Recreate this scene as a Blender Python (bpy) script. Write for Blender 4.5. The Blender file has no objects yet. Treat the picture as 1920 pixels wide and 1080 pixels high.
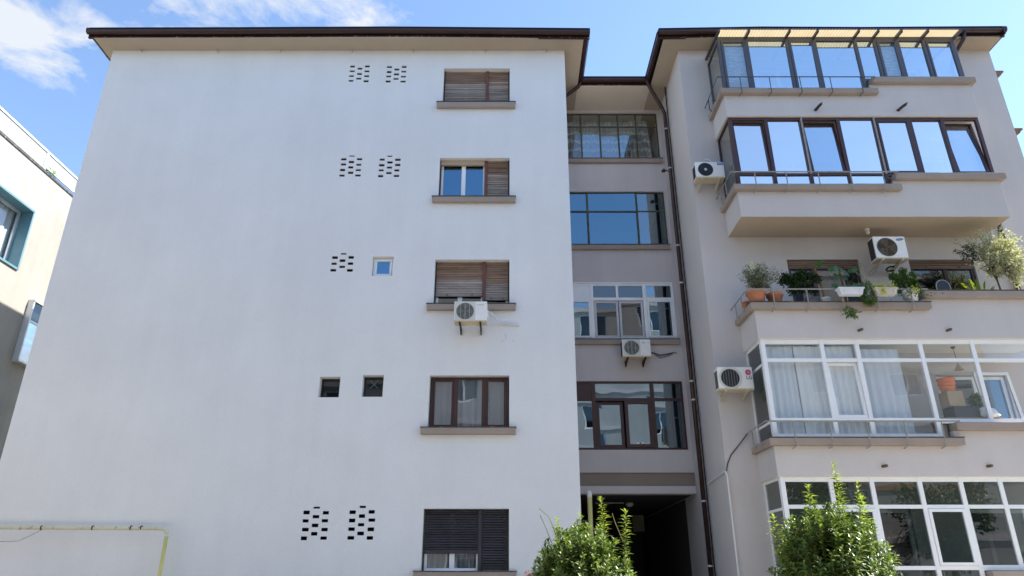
import bpy, math, random
import numpy as np
from mathutils import Vector, Matrix
R = math.radians
random.seed(7); rng = np.random.default_rng(7)
S = bpy.context.scene
COL = S.collection

# ------------------------------------------------------------------ camera, sky, sun, exposure
cd = bpy.data.cameras.new('camera'); cam = bpy.data.objects.new('camera', cd); COL.objects.link(cam)
cam.location = (0, 0, 1.6); cam.rotation_euler = (R(90 + 22.634), 0, 0)
cd.sensor_width = 36; cd.lens = 1318 / 1920 * 36; cd.clip_end = 3000; cd.clip_start = 0.05
S.camera = cam
SUN = Vector((0.645, 0.15, 0.748)).normalized()
W = bpy.data.worlds.new('World'); S.world = W; W.use_nodes = True
SKY_STRENGTH = 0.108
def build_world():
    nt = W.node_tree; nt.nodes.clear(); N = nt.nodes.new; L = nt.links.new
    def M(op, a, b=None, c=None):
        n = N('ShaderNodeMath'); n.operation = op
        for i, q in enumerate((a, b, c)):
            if q is None: continue
            if isinstance(q, (int, float)): n.inputs[i].default_value = q
            else: L(q, n.inputs[i])
        return n.outputs[0]
    sky = N('ShaderNodeTexSky'); sky.sky_type = 'NISHITA'; sky.sun_disc = False
    sky.sun_elevation = math.asin(SUN.z); sky.sun_rotation = math.atan2(SUN.x, SUN.y)
    sky.air_density = 1.0; sky.dust_density = 0.15; sky.ozone_density = 2.2
    tc = N('ShaderNodeTexCoord'); sx = N('ShaderNodeSeparateXYZ'); L(tc.outputs['Generated'], sx.inputs[0])
    z = M('MAXIMUM', sx.outputs[2], 0.06)
    px = M('DIVIDE', sx.outputs[0], z); py = M('DIVIDE', sx.outputs[1], z)
    cb = N('ShaderNodeCombineXYZ'); L(px, cb.inputs[0]); L(py, cb.inputs[1])
    def noise(scale, det, rough, off):
        v = N('ShaderNodeVectorMath'); v.operation = 'ADD'; L(cb.outputs[0], v.inputs[0]); v.inputs[1].default_value = off
        n = N('ShaderNodeTexNoise'); L(v.outputs[0], n.inputs['Vector'])
        n.inputs['Scale'].default_value = scale; n.inputs['Detail'].default_value = det; n.inputs['Roughness'].default_value = rough
        n.inputs['Distortion'].default_value = 0.35
        return n.outputs['Fac']
    fb = noise(5.5, 9, 0.62, (3.1, 1.7, 0))
    tot = None
    # fair-weather cloud banks scattered over the whole sky
    for (cx, cy, rx, ry) in ((-0.50, 0.93, 0.32, 0.17), (-0.97, 1.06, 0.19, 0.17), (2.9, -1.7, 0.8, 0.5), (-1.9, -0.8, 0.8, 0.6), (-1.4, -2.6, 0.8, 0.5), (2.6, 3.4, 1.1, 0.8), (-3.2, 3.8, 1.0, 0.9)):
        dx = M('DIVIDE', M('SUBTRACT', px, cx), rx); dy = M('DIVIDE', M('SUBTRACT', py, cy), ry)
        d = M('SQRT', M('ADD', M('MULTIPLY', dx, dx), M('MULTIPLY', dy, dy)))
        f = M('MAXIMUM', M('SUBTRACT', 1.35, d), 0.0)
        tot = f if tot is None else M('MAXIMUM', tot, f)
    dens = M('SUBTRACT', M('ADD', M('MULTIPLY', fb, 2.3), M('MULTIPLY', tot, 0.70)), 1.42)
    cl = N('ShaderNodeClamp'); L(M('MULTIPLY', dens, 2.4), cl.inputs[0])
    fac = M('MULTIPLY', cl.outputs[0], M('GREATER_THAN', tot, 0.001))
    mix = N('ShaderNodeMixRGB'); L(M('MULTIPLY', fac, 0.92), mix.inputs[0]); L(sky.outputs[0], mix.inputs[1])
    mix.inputs[2].default_value = (2.75, 2.85, 3.0, 1)
    bg = N('ShaderNodeBackground'); L(mix.outputs[0], bg.inputs[0]); bg.inputs[1].default_value = SKY_STRENGTH
    out = N('ShaderNodeOutputWorld'); L(bg.outputs[0], out.inputs[0])
build_world()
sl = bpy.data.lights.new('sun', 'SUN'); so = bpy.data.objects.new('sun', sl); COL.objects.link(so)
sl.energy = 4.3; sl.angle = R(0.53); sl.color = (1.0, 0.94, 0.85)
so.rotation_euler = (-SUN).to_track_quat('-Z', 'Y').to_euler(); so.location = (30, 5, 40)
S.view_settings.view_transform = 'Standard'; S.view_settings.look = 'None'
S.view_settings.exposure = 1.6; S.view_settings.gamma = 1.0; S.view_settings.use_curve_mapping = False
S.cycles.max_bounces = 8; S.cycles.transparent_max_bounces = 16; S.cycles.diffuse_bounces = 4; S.cycles.glossy_bounces = 4
S.cycles.caustics_reflective = False; S.cycles.caustics_refractive = False

# ------------------------------------------------------------------ materials
MATS = {}
def base_mat(name):
    m = bpy.data.materials.new(name); m.use_nodes = True; MATS[name] = m
    return m, m.node_tree, m.node_tree.nodes['Principled BSDF']
def nd(nt, t, **kw):
    n = nt.nodes.new(t)
    for k, v in kw.items():
        if k in n.inputs: n.inputs[k].default_value = v
        else: setattr(n, k, v)
    return n
def coat(name, col, rough=0.6, var=0.10, scale=3.0, bump=0.0, bscale=120.0, metal=0.0, spec=0.5, col2=None, c2scale=6.0, c2lo=0.5, c2hi=0.7, stretch=(1, 1, 1), rnd=0.0, subs=0.0):
    """painted / moulded surface: a base colour with uneven tone, optional second colour in patches (wear, dirt, rust) and fine relief"""
    m, nt, b = base_mat(name); L = nt.links.new
    g = nd(nt, 'ShaderNodeNewGeometry'); mp = nd(nt, 'ShaderNodeMapping'); L(g.outputs['Position'], mp.inputs['Vector']); mp.inputs['Scale'].default_value = stretch
    n1 = nd(nt, 'ShaderNodeTexNoise', Scale=scale, Detail=6.0, Roughness=0.6); L(mp.outputs[0], n1.inputs['Vector'])
    r1 = nd(nt, 'ShaderNodeMapRange'); L(n1.outputs['Fac'], r1.inputs[0]); r1.inputs[1].default_value = 0.25; r1.inputs[2].default_value = 0.75
    r1.inputs[3].default_value = 1 - var; r1.inputs[4].default_value = 1 + var
    fac = r1.outputs[0]
    if rnd:
        oi = nd(nt, 'ShaderNodeObjectInfo'); r2 = nd(nt, 'ShaderNodeMapRange'); L(oi.outputs['Random'], r2.inputs[0]); r2.inputs[3].default_value = 1 - rnd; r2.inputs[4].default_value = 1 + rnd
        mm = nd(nt, 'ShaderNodeMath', operation='MULTIPLY'); L(fac, mm.inputs[0]); L(r2.outputs[0], mm.inputs[1]); fac = mm.outputs[0]
    mx = nd(nt, 'ShaderNodeVectorMath', operation='SCALE'); mx.inputs[0].default_value = col[:3]; L(fac, mx.inputs['Scale'])
    cout = mx.outputs[0]
    if col2:
        n2 = nd(nt, 'ShaderNodeTexNoise', Scale=c2scale, Detail=8.0, Roughness=0.7); L(mp.outputs[0], n2.inputs['Vector'])
        r3 = nd(nt, 'ShaderNodeMapRange'); L(n2.outputs['Fac'], r3.inputs[0]); r3.inputs[1].default_value = c2lo; r3.inputs[2].default_value = c2hi
        mc = nd(nt, 'ShaderNodeMixRGB'); L(r3.outputs[0], mc.inputs[0]); L(cout, mc.inputs[1]); mc.inputs[2].default_value = (*col2, 1); cout = mc.outputs[0]
    L(cout, b.inputs['Base Color'])
    b.inputs['Roughness'].default_value = rough; b.inputs['Metallic'].default_value = metal; b.inputs['Specular IOR Level'].default_value = spec
    if bump:
        n3 = nd(nt, 'ShaderNodeTexNoise', Scale=bscale, Detail=3.0, Roughness=0.6); L(mp.outputs[0], n3.inputs['Vector'])
        bp = nd(nt, 'ShaderNodeBump', Strength=bump, Distance=0.01); L(n3.outputs['Fac'], bp.inputs['Height']); L(bp.outputs[0], b.inputs['Normal'])
    return m
def stucco(name, col, stain=0.06):
    """textured masonry paint: trowelled grain, large soft patches, faint vertical rain marks"""
    m, nt, b = base_mat(name); L = nt.links.new
    g = nd(nt, 'ShaderNodeNewGeometry')
    n1 = nd(nt, 'ShaderNodeTexNoise', Scale=0.55, Detail=5.0, Roughness=0.6); L(g.outputs['Position'], n1.inputs['Vector'])
    mp = nd(nt, 'ShaderNodeMapping'); mp.inputs['Scale'].default_value = (2.6, 2.6, 0.22); L(g.outputs['Position'], mp.inputs['Vector'])
    n2 = nd(nt, 'ShaderNodeTexNoise', Scale=1.0, Detail=6.0, Roughness=0.65); L(mp.outputs[0], n2.inputs['Vector'])
    n4 = nd(nt, 'ShaderNodeTexNoise', Scale=26.0, Detail=4.0, Roughness=0.7); L(g.outputs['Position'], n4.inputs['Vector'])
    def mr(src, amp):
        r = nd(nt, 'ShaderNodeMapRange'); L(src, r.inputs[0]); r.inputs[1].default_value = 0.25; r.inputs[2].default_value = 0.75
        r.inputs[3].default_value = 1 - amp; r.inputs[4].default_value = 1 + amp; return r.outputs[0]
    a = nd(nt, 'ShaderNodeMath', operation='MULTIPLY'); L(mr(n1.outputs['Fac'], stain), a.inputs[0]); L(mr(n2.outputs['Fac'], stain * 0.55), a.inputs[1])
    c = nd(nt, 'ShaderNodeMath', operation='MULTIPLY'); L(a.outputs[0], c.inputs[0]); L(mr(n4.outputs['Fac'], 0.035), c.inputs[1])
    mx = nd(nt, 'ShaderNodeVectorMath', operation='SCALE'); mx.inputs[0].default_value = col; L(c.outputs[0], mx.inputs['Scale'])
    L(mx.outputs[0], b.inputs['Base Color']); b.inputs['Roughness'].default_value = 0.9; b.inputs['Specular IOR Level'].default_value = 0.2
    n3 = nd(nt, 'ShaderNodeTexNoise', Scale=75.0, Detail=4.0, Roughness=0.65); L(g.outputs['Position'], n3.inputs['Vector'])
    bp = nd(nt, 'ShaderNodeBump', Strength=0.35, Distance=0.012); L(n3.outputs['Fac'], bp.inputs['Height']); L(bp.outputs[0], b.inputs['Normal'])
    return m
def glass(name, refl, tint=(0.8, 0.86, 0.88), rcol=(1, 1, 1), wob=0.02):
    """window pane: mirror reflection over a tinted see-through body, a little wavy"""
    m = bpy.data.materials.new(name); m.use_nodes = True; MATS[name] = m
    nt = m.node_tree; nt.nodes.clear(); L = nt.links.new
    g = nd(nt, 'ShaderNodeNewGeometry'); n = nd(nt, 'ShaderNodeTexNoise', Scale=1.3, Detail=1.0); L(g.outputs['Position'], n.inputs['Vector'])
    bp = nd(nt, 'ShaderNodeBump', Strength=wob, Distance=0.15); L(n.outputs['Fac'], bp.inputs['Height'])
    lw = nd(nt, 'ShaderNodeLayerWeight'); L(bp.outputs[0], lw.inputs['Normal']); fr = nd(nt, 'ShaderNodeMath', operation='POWER'); L(lw.outputs['Facing'], fr.inputs[0]); fr.inputs[1].default_value = 5.0
    r = nd(nt, 'ShaderNodeMapRange'); L(fr.outputs[0], r.inputs[0]); r.inputs[1].default_value = 0.0; r.inputs[2].default_value = 1.0; r.inputs[3].default_value = refl; r.inputs[4].default_value = 1.0
    gl = nd(nt, 'ShaderNodeBsdfGlossy', Roughness=0.0); gl.inputs[0].default_value = (*rcol, 1); L(bp.outputs[0], gl.inputs['Normal'])
    tr = nd(nt, 'ShaderNodeBsdfTransparent'); tr.inputs[0].default_value = (*tint, 1)
    mx = nd(nt, 'ShaderNodeMixShader'); L(r.outputs[0], mx.inputs[0]); L(tr.outputs[0], mx.inputs[1]); L(gl.outputs[0], mx.inputs[2])
    o = nd(nt, 'ShaderNodeOutputMaterial'); L(mx.outputs[0], o.inputs[0]); return m
def sheer(name, col, opac=0.6, band=None):
    """thin curtain cloth, lets part of the light and view through; woven bands for lace"""
    m = bpy.data.materials.new(name); m.use_nodes = True; MATS[name] = m
    nt = m.node_tree; nt.nodes.clear(); L = nt.links.new
    df = nd(nt, 'ShaderNodeBsdfDiffuse'); df.inputs[0].default_value = (*col, 1); tl = nd(nt, 'ShaderNodeBsdfTranslucent'); tl.inputs[0].default_value = (*col, 1)
    a = nd(nt, 'ShaderNodeMixShader'); a.inputs[0].default_value = 0.2; L(df.outputs[0], a.inputs[1]); L(tl.outputs[0], a.inputs[2])
    tr = nd(nt, 'ShaderNodeBsdfTransparent'); b = nd(nt, 'ShaderNodeMixShader'); b.inputs[0].default_value = opac
    L(tr.outputs[0], b.inputs[1]); L(a.outputs[0], b.inputs[2])
    if band:
        g = nd(nt, 'ShaderNodeNewGeometry'); w = nd(nt, 'ShaderNodeTexWave', wave_type='BANDS', bands_direction='Z', Scale=band, Distortion=3.0); w.inputs['Detail'].default_value = 2; w.inputs['Detail Scale'].default_value = 5
        L(g.outputs['Position'], w.inputs['Vector']); r = nd(nt, 'ShaderNodeMapRange'); L(w.outputs['Fac'], r.inputs[0]); r.inputs[1].default_value = 0.55; r.inputs[2].default_value = 1.0; r.inputs[3].default_value = opac * 0.75; r.inputs[4].default_value = min(1, opac * 1.5)
        L(r.outputs[0], b.inputs[0])
    o = nd(nt, 'ShaderNodeOutputMaterial'); L(b.outputs[0], o.inputs[0]); return m
def leafmat(name, col, col2, rough=0.35, trans=0.35):
    """leaf: two greens mixed leaf by leaf, glossy face, light passing through"""
    m = bpy.data.materials.new(name); m.use_nodes = True; MATS[name] = m
    nt = m.node_tree; b = nt.nodes['Principled BSDF']; L = nt.links.new
    g = nd(nt, 'ShaderNodeNewGeometry'); mc = nd(nt, 'ShaderNodeMixRGB'); L(g.outputs['Random Per Island'], mc.inputs[0]); mc.inputs[1].default_value = (*col, 1); mc.inputs[2].default_value = (*col2, 1)
    L(mc.outputs[0], b.inputs['Base Color']); b.inputs['Roughness'].default_value = rough; b.inputs['Specular IOR Level'].default_value = 0.5
    tl = nd(nt, 'ShaderNodeBsdfTranslucent'); br = nd(nt, 'ShaderNodeMixRGB', blend_type='MULTIPLY'); br.inputs[0].default_value = 1; L(mc.outputs[0], br.inputs[1]); br.inputs[2].default_value = (1.6, 1.7, 0.7, 1); L(br.outputs[0], tl.inputs[0])
    mx = nd(nt, 'ShaderNodeMixShader'); mx.inputs[0].default_value = trans; L(b.outputs[0], mx.inputs[1]); L(tl.outputs[0], mx.inputs[2])
    L(mx.outputs[0], nt.nodes['Material Output'].inputs[0]); return m

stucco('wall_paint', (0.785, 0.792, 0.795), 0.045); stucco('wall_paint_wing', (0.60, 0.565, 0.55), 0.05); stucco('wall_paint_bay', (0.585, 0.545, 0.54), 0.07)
stucco('soffit_paint', (0.46, 0.38, 0.295), 0.05); stucco('soffit_paint_bounce', (0.74, 0.65, 0.54), 0.05); stucco('ceiling_white', (0.78, 0.76, 0.70), 0.04); stucco('band_paint', (0.27, 0.225, 0.185)); stucco('trim_paint', (0.36, 0.30, 0.26), 0.10)  # recess soffit gets a lighter tone: missing bounce light put into its colour
stucco('cream_stucco', (0.335, 0.325, 0.295), 0.16); stucco('opposite_stucco', (0.46, 0.45, 0.44), 0.12); stucco('orange_stucco', (0.55, 0.30, 0.16), 0.1)
stucco('unlit_interior_shade', (0.08, 0.075, 0.075)); stucco('room_paint', (0.22, 0.21, 0.20))  # near-black tone puts the shade of passage and dark rooms into the colour
coat('brown_metal', (0.045, 0.022, 0.020), rough=0.33, var=0.2, scale=2.0, metal=0.2, col2=(0.10, 0.06, 0.05), c2lo=0.6, c2hi=0.8)
coat('roof_metal', (0.05, 0.03, 0.028), rough=0.4, var=0.2)
coat('flaked_paint', (0.72, 0.70, 0.66), rough=0.9)
coat('dark_flashing', (0.06, 0.055, 0.05), rough=0.5, col2=(0.35, 0.33, 0.30), c2scale=9, c2lo=0.55, c2hi=0.75)
coat('wood_brown', (0.21, 0.13, 0.088), rough=0.8, var=0.35, scale=14, stretch=(0.12, 1, 1.6), bump=0.4, bscale=60, rnd=0.25, col2=(0.30, 0.23, 0.19), c2scale=8, c2lo=0.45, c2hi=0.75)
coat('wood_grey', (0.30, 0.25, 0.22), rough=0.9, var=0.35, scale=14, stretch=(0.12, 1, 1.6), bump=0.4, bscale=60, rnd=0.25, col2=(0.42, 0.38, 0.35), c2scale=8, c2lo=0.45, c2hi=0.75)
coat('wood_pole', (0.15, 0.06, 0.05), rough=0.7, var=0.3, scale=10)
coat('navy_slat', (0.030, 0.030, 0.038), rough=0.45, var=0.25, col2=(0.40, 0.40, 0.40), c2scale=22, c2lo=0.70, c2hi=0.74, rnd=0.2)
coat('pvc_white', (0.86, 0.88, 0.90), rough=0.35, var=0.04)
coat('pvc_brown', (0.055, 0.022, 0.020), rough=0.35, var=0.15)
coat('pvc_dark', (0.025, 0.015, 0.016), rough=0.35, var=0.15)
coat('alu_grey', (0.085, 0.085, 0.10), rough=0.35, var=0.1, metal=0.2)
coat('steel_green', (0.06, 0.075, 0.045), rough=0.7, var=0.4, scale=14, col2=(0.16, 0.13, 0.05), c2scale=10, c2lo=0.5, c2hi=0.7)
coat('rail_metal', (0.30, 0.29, 0.27), rough=0.6, var=0.2, scale=12, col2=(0.16, 0.10, 0.06), c2scale=14, c2lo=0.55, c2hi=0.7)
coat('rail_dark', (0.05, 0.05, 0.06), rough=0.5, var=0.2)
coat('ac_white', (0.85, 0.85, 0.82), rough=0.4, var=0.05, scale=6, col2=(0.60, 0.56, 0.46), c2scale=5, c2lo=0.62, c2hi=0.85)
coat('ac_cream', (0.66, 0.65, 0.58), rough=0.5, var=0.08); coat('ac_base', (0.62, 0.52, 0.36), rough=0.7, var=0.15, col2=(0.35, 0.22, 0.12), c2scale=12, c2lo=0.6, c2hi=0.75)
coat('fan_dark', (0.018, 0.022, 0.026), rough=0.5); coat('fan_navy', (0.012, 0.018, 0.03), rough=0.35); coat('fan_brown', (0.10, 0.075, 0.05), rough=0.7, var=0.5, scale=18, col2=(0.25, 0.2, 0.14), c2scale=20)
coat('coil_dark', (0.11, 0.12, 0.11), rough=0.6, var=0.3, scale=10); coat('coil_grey', (0.17, 0.18, 0.16), rough=0.6, var=0.3, scale=10); coat('grille_wire', (0.40, 0.40, 0.37), rough=0.5); coat('hub_grey', (0.55, 0.56, 0.58), rough=0.4)
coat('rust_and_vent_shade', (0.05, 0.035, 0.025), rough=0.8, var=0.4); coat('bracket_cream', (0.62, 0.55, 0.42), rough=0.7, var=0.15)
coat('logo_blue', (0.02, 0.12, 0.42), rough=0.4); coat('logo_cyan', (0.01, 0.19, 0.62), rough=0.4); coat('logo_pink', (0.58, 0.05, 0.17), rough=0.4); coat('logo_grey', (0.07, 0.07, 0.08), rough=0.4); coat('logo_red', (0.50, 0.22, 0.22), rough=0.5); coat('logo_white', (0.8, 0.8, 0.82), rough=0.4)
coat('pipe_wrap', (0.70, 0.69, 0.70), rough=0.6, var=0.1); coat('cable_black', (0.02, 0.02, 0.022), rough=0.6); coat('conduit_white', (0.72, 0.72, 0.74), rough=0.5)
coat('gas_cream', (0.66, 0.63, 0.45), rough=0.55, var=0.1, col2=(0.18, 0.09, 0.04), c2scale=9, c2lo=0.55, c2hi=0.68); coat('gas_yellow', (0.68, 0.60, 0.20), rough=0.5, var=0.12, col2=(0.30, 0.26, 0.06), c2scale=22, c2lo=0.62, c2hi=0.72); coat('rust', (0.10, 0.04, 0.02), rough=0.9, var=0.4)
coat('terracotta', (0.50, 0.21, 0.12), rough=0.8, var=0.12, scale=8, col2=(0.58, 0.36, 0.26), c2scale=7, c2lo=0.55, c2hi=0.8); coat('planter_grey', (0.17, 0.17, 0.19), rough=0.5); coat('planter_white', (0.74, 0.76, 0.80), rough=0.4); coat('planter_cream', (0.62, 0.58, 0.50), rough=0.5); coat('soil', (0.05, 0.035, 0.025), rough=1.0)
coat('bark', (0.14, 0.11, 0.08), rough=0.95, var=0.3, scale=20); coat('moss_pole', (0.22, 0.12, 0.05), rough=1.0, var=0.3, scale=30); coat('twig', (0.30, 0.24, 0.12), rough=0.9)
coat('black_plastic', (0.02, 0.02, 0.024), rough=0.4); coat('cardboard', (0.42, 0.31, 0.20), rough=0.9); coat('basket_orange', (0.75, 0.20, 0.06), rough=0.5); coat('cloth_white', (0.75, 0.73, 0.68), rough=0.95); coat('wood_table', (0.30, 0.19, 0.10), rough=0.6)
coat('lamp_white', (0.75, 0.72, 0.62), rough=0.3); coat('sign_board', (0.22, 0.20, 0.12), rough=0.6); coat('door_dark', (0.05, 0.045, 0.045), rough=0.5)
coat('asphalt', (0.055, 0.055, 0.058), rough=0.95, var=0.2, scale=1.0, bump=0.3, bscale=60); coat('paving', (0.42, 0.38, 0.32), rough=0.95, var=0.12, scale=1.5, bump=0.2, bscale=40); coat('kerb', (0.40, 0.39, 0.37), rough=0.9); coat('earth', (0.20, 0.17, 0.11), rough=1.0, var=0.3)
coat('parapet_metal', (0.34, 0.36, 0.35), rough=0.35, var=0.06, metal=0.1); coat('blue_metal', (0.12, 0.24, 0.29), rough=0.4, var=0.08); coat('alu_light', (0.68, 0.70, 0.72), rough=0.3, metal=0.3); coat('tile_brown', (0.20, 0.12, 0.08), rough=0.9, var=0.4, scale=10)
coat('blind_wavy', (0.42, 0.47, 0.52), rough=0.8, var=0.4, scale=7, stretch=(1, 1, 5), col2=(0.65, 0.68, 0.70), c2scale=6, c2lo=0.45, c2hi=0.6)
coat('flower_pink', (0.75, 0.30, 0.28), rough=0.6); coat('yellow_tag', (0.6, 0.5, 0.1), rough=0.6)
glass('glass_sky', 0.72, (0.70, 0.80, 0.88), (0.80, 0.92, 1.0)); glass('glass_coated', 0.84, (0.75, 0.82, 0.9), (1.0, 0.985, 0.955), 0.05); glass('glass_plain', 0.14, (0.93, 0.97, 0.97)); glass('glass_lace', 0.30, (0.85, 0.92, 0.95), (0.8, 0.93, 1.0)); glass('glass_tinted', 0.30, (0.30, 0.44, 0.50), (0.72, 0.9, 1.0)); glass('glass_blue', 0.42, (0.22, 0.38, 0.48), (0.34, 0.62, 0.85)); glass('glass_black', 0.05, (0.25, 0.3, 0.32)); glass('glass_dark', 0.12, (0.30, 0.36, 0.36)); glass('glass_clear', 0.10, (0.97, 0.99, 0.99), (0.85, 0.95, 1.0)); glass('glass_bay', 0.36, (0.20, 0.34, 0.42), (0.42, 0.68, 0.85))
sheer('lace', (0.72, 0.76, 0.78), 0.50, 1.1); sheer('sheer_white', (0.86, 0.90, 0.94), 0.97); sheer('sheer_grey', (0.76, 0.82, 0.90), 0.92); sheer('sheer_dim', (0.36, 0.40, 0.45), 0.75); sheer('drape_dark', (0.16, 0.17, 0.19), 0.96)
def canopy_mat():
    m, nt, b = base_mat('canopy_sheet'); L = nt.links.new
    g = nd(nt, 'ShaderNodeNewGeometry'); n = nd(nt, 'ShaderNodeTexNoise', Scale=3.0, Detail=5.0); L(g.outputs['Position'], n.inputs['Vector'])
    mc = nd(nt, 'ShaderNodeMixRGB'); L(n.outputs['Fac'], mc.inputs[0]); mc.inputs[1].default_value = (0.40, 0.315, 0.18, 1); mc.inputs[2].default_value = (0.50, 0.42, 0.275, 1)
    tl = nd(nt, 'ShaderNodeBsdfTranslucent'); L(mc.outputs[0], tl.inputs[0]); L(mc.outputs[0], b.inputs['Base Color'])
    mx = nd(nt, 'ShaderNodeMixShader'); mx.inputs[0].default_value = 0.6; L(b.outputs[0], mx.inputs[1]); L(tl.outputs[0], mx.inputs[2]); L(mx.outputs[0], nt.nodes['Material Output'].inputs[0])
canopy_mat()
leafmat('leaf_shrub', (0.045, 0.095, 0.016), (0.24, 0.31, 0.075), 0.36, 0.25); leafmat('leaf_shoot', (0.17, 0.23, 0.035), (0.28, 0.33, 0.07), 0.35, 0.4)
leafmat('leaf_olive', (0.13, 0.15, 0.09), (0.30, 0.31, 0.21), 0.45, 0.25); leafmat('leaf_olive_sunlit', (0.30, 0.31, 0.22), (0.62, 0.60, 0.48), 0.4, 0.3); leafmat('leaf_dark', (0.018, 0.045, 0.012), (0.04, 0.075, 0.02), 0.4, 0.25); leafmat('leaf_monstera', (0.045, 0.13, 0.05), (0.09, 0.20, 0.08), 0.3, 0.3)  # olive tree leaves lightened: sunlight put into their colour
leafmat('leaf_mid', (0.05, 0.11, 0.02), (0.13, 0.21, 0.05), 0.4, 0.35); leafmat('leaf_yellow', (0.42, 0.40, 0.03), (0.60, 0.58, 0.08), 0.5, 0.4); leafmat('leaf_palm', (0.10, 0.17, 0.02), (0.22, 0.27, 0.04), 0.4, 0.4); leafmat('leaf_pale', (0.55, 0.55, 0.40), (0.75, 0.74, 0.58), 0.5, 0.3)

# ------------------------------------------------------------------ mesh helpers
class MB:
    def __init__(s): s.v = []; s.f = []; s.m = []
    def quad(s, a, b, c, d, mi=0):
        i = len(s.v); s.v += [a, b, c, d]; s.f.append((i, i + 1, i + 2, i + 3)); s.m.append(mi); return s
    def poly(s, pts, mi=0):
        i = len(s.v); s.v += list(pts); s.f.append(tuple(range(i, i + len(pts)))); s.m.append(mi); return s
    def box(s, x0, x1, y0, y1, z0, z1, mi=0):
        i = len(s.v)
        s.v += [(x0, y0, z0), (x1, y0, z0), (x1, y1, z0), (x0, y1, z0), (x0, y0, z1), (x1, y0, z1), (x1, y1, z1), (x0, y1, z1)]
        for q in ((3, 2, 1, 0), (4, 5, 6, 7), (0, 1, 5, 4), (1, 2, 6, 5), (2, 3, 7, 6), (3, 0, 4, 7)):
            s.f.append(tuple(i + k for k in q)); s.m.append(mi)
        return s
    def prism(s, poly, axis, a0, a1, mi=0):
        """extrude a 2-D outline along an axis; outline coordinates are the two other axes in x,y,z order"""
        n = len(poly); i = len(s.v)
        def mk(p, a): return (a, p[0], p[1]) if axis == 0 else (p[0], a, p[1]) if axis == 1 else (p[0], p[1], a)
        s.v += [mk(p, a0) for p in poly] + [mk(p, a1) for p in poly]
        s.f.append(tuple(range(i, i + n))); s.f.append(tuple(range(i + 2 * n - 1, i + n - 1, -1))); s.m += [mi, mi]
        for k in range(n):
            s.f.append((i + k, i + n + k, i + n + (k + 1) % n, i + (k + 1) % n)); s.m.append(mi)
        return s
    def tube(s, pts, r, n=8, mi=0, cap=True):
        pts = [Vector(p) for p in pts]; rs = r if isinstance(r, (list, tuple)) else [r] * len(pts)
        i0 = len(s.v); up = None
        for k, p in enumerate(pts):
            t = (pts[min(k + 1, len(pts) - 1)] - pts[max(k - 1, 0)]).normalized()
            if up is None: up = t.orthogonal().normalized()
            up = (up - t * up.dot(t)).normalized(); w = t.cross(up)
            for q in range(n):
                a = 2 * math.pi * q / n; s.v.append(tuple(p + (up * math.cos(a) + w * math.sin(a)) * rs[k]))
        for k in range(len(pts) - 1):
            for q in range(n):
                a = i0 + k * n + q; b = i0 + k * n + (q + 1) % n
                s.f.append((a, b, b + n, a + n)); s.m.append(mi)
        if cap:
            s.f.append(tuple(i0 + q for q in range(n - 1, -1, -1))); s.m.append(mi)
            e = i0 + (len(pts) - 1) * n; s.f.append(tuple(e + q for q in range(n))); s.m.append(mi)
        return s
    def lathe(s, prof, cx, cy, cz, n=20, mi=0, axis='z', ey=1.0):
        i0 = len(s.v)
        for (r, h) in prof:
            for q in range(n):
                a = 2 * math.pi * q / n
                if axis == 'z': s.v.append((cx + r * math.cos(a), cy + r * math.sin(a) * ey, cz + h))
                else: s.v.append((cx + r * math.cos(a), cy + h, cz + r * math.sin(a)))
        for k in range(len(prof) - 1):
            for q in range(n):
                a = i0 + k * n + q; b = i0 + k * n + (q + 1) % n
                s.f.append((a, b, b + n, a + n) if axis == 'z' else (a, a + n, b + n, b)); s.m.append(mi)
        return s
    def disc(s, cx, cy, cz, r, n=28, mi=0, rx=None, tilt=0):
        rx = rx or r
        pts = []
        for q in range(n):
            a = 2 * math.pi * q / n; x = rx * math.cos(a); z = r * math.sin(a)
            pts.append((cx + x * math.cos(tilt) - z * math.sin(tilt), cy, cz + x * math.sin(tilt) + z * math.cos(tilt)))
        return s.poly(pts, mi)
    def build(s, name, mat, parent=None, smooth=False, bevel=0.0, label=None, pivot=None):
        """one mesh object; vertices are given in world space and stored relative to the thing's base"""
        org = ORG.get(parent.name, Vector((0, 0, 0))) if parent else (Vector(pivot) if pivot else Vector((0, 0, 0)))
        me = bpy.data.meshes.new(name); me.from_pydata([(v[0] - org.x, v[1] - org.y, v[2] - org.z) for v in s.v], [], s.f)
        for m in (mat if isinstance(mat, (list, tuple)) else [mat]): me.materials.append(MATS[m])
        if any(s.m): me.polygons.foreach_set('material_index', s.m)
        if smooth: me.polygons.foreach_set('use_smooth', [True] * len(me.polygons))
        me.update(); o = bpy.data.objects.new(name, me); COL.objects.link(o)
        if parent: o.parent = parent; ORG[o.name] = org
        else: o.location = org; ORG[o.name] = org
        if bevel:
            b = o.modifiers.new('bevel', 'BEVEL'); b.width = bevel; b.segments = 2; b.limit_method = 'ANGLE'
        if label: o['label'] = label
        return o
ORG = {}
def thing(name, label, cat, loc=(0, 0, 0), group=None):
    o = bpy.data.objects.new(name, None); o.empty_display_size = 0.1; COL.objects.link(o); o.location = loc; ORG[o.name] = Vector(loc)
    o['label'] = label; o['category'] = cat
    if group: o['group'] = group
    return o
def tag(o, label, cat, group=None):
    o['label'] = label; o['category'] = cat
    if group: o['group'] = group
    return o
def struct(o): o['kind'] = 'structure'; return o
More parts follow.
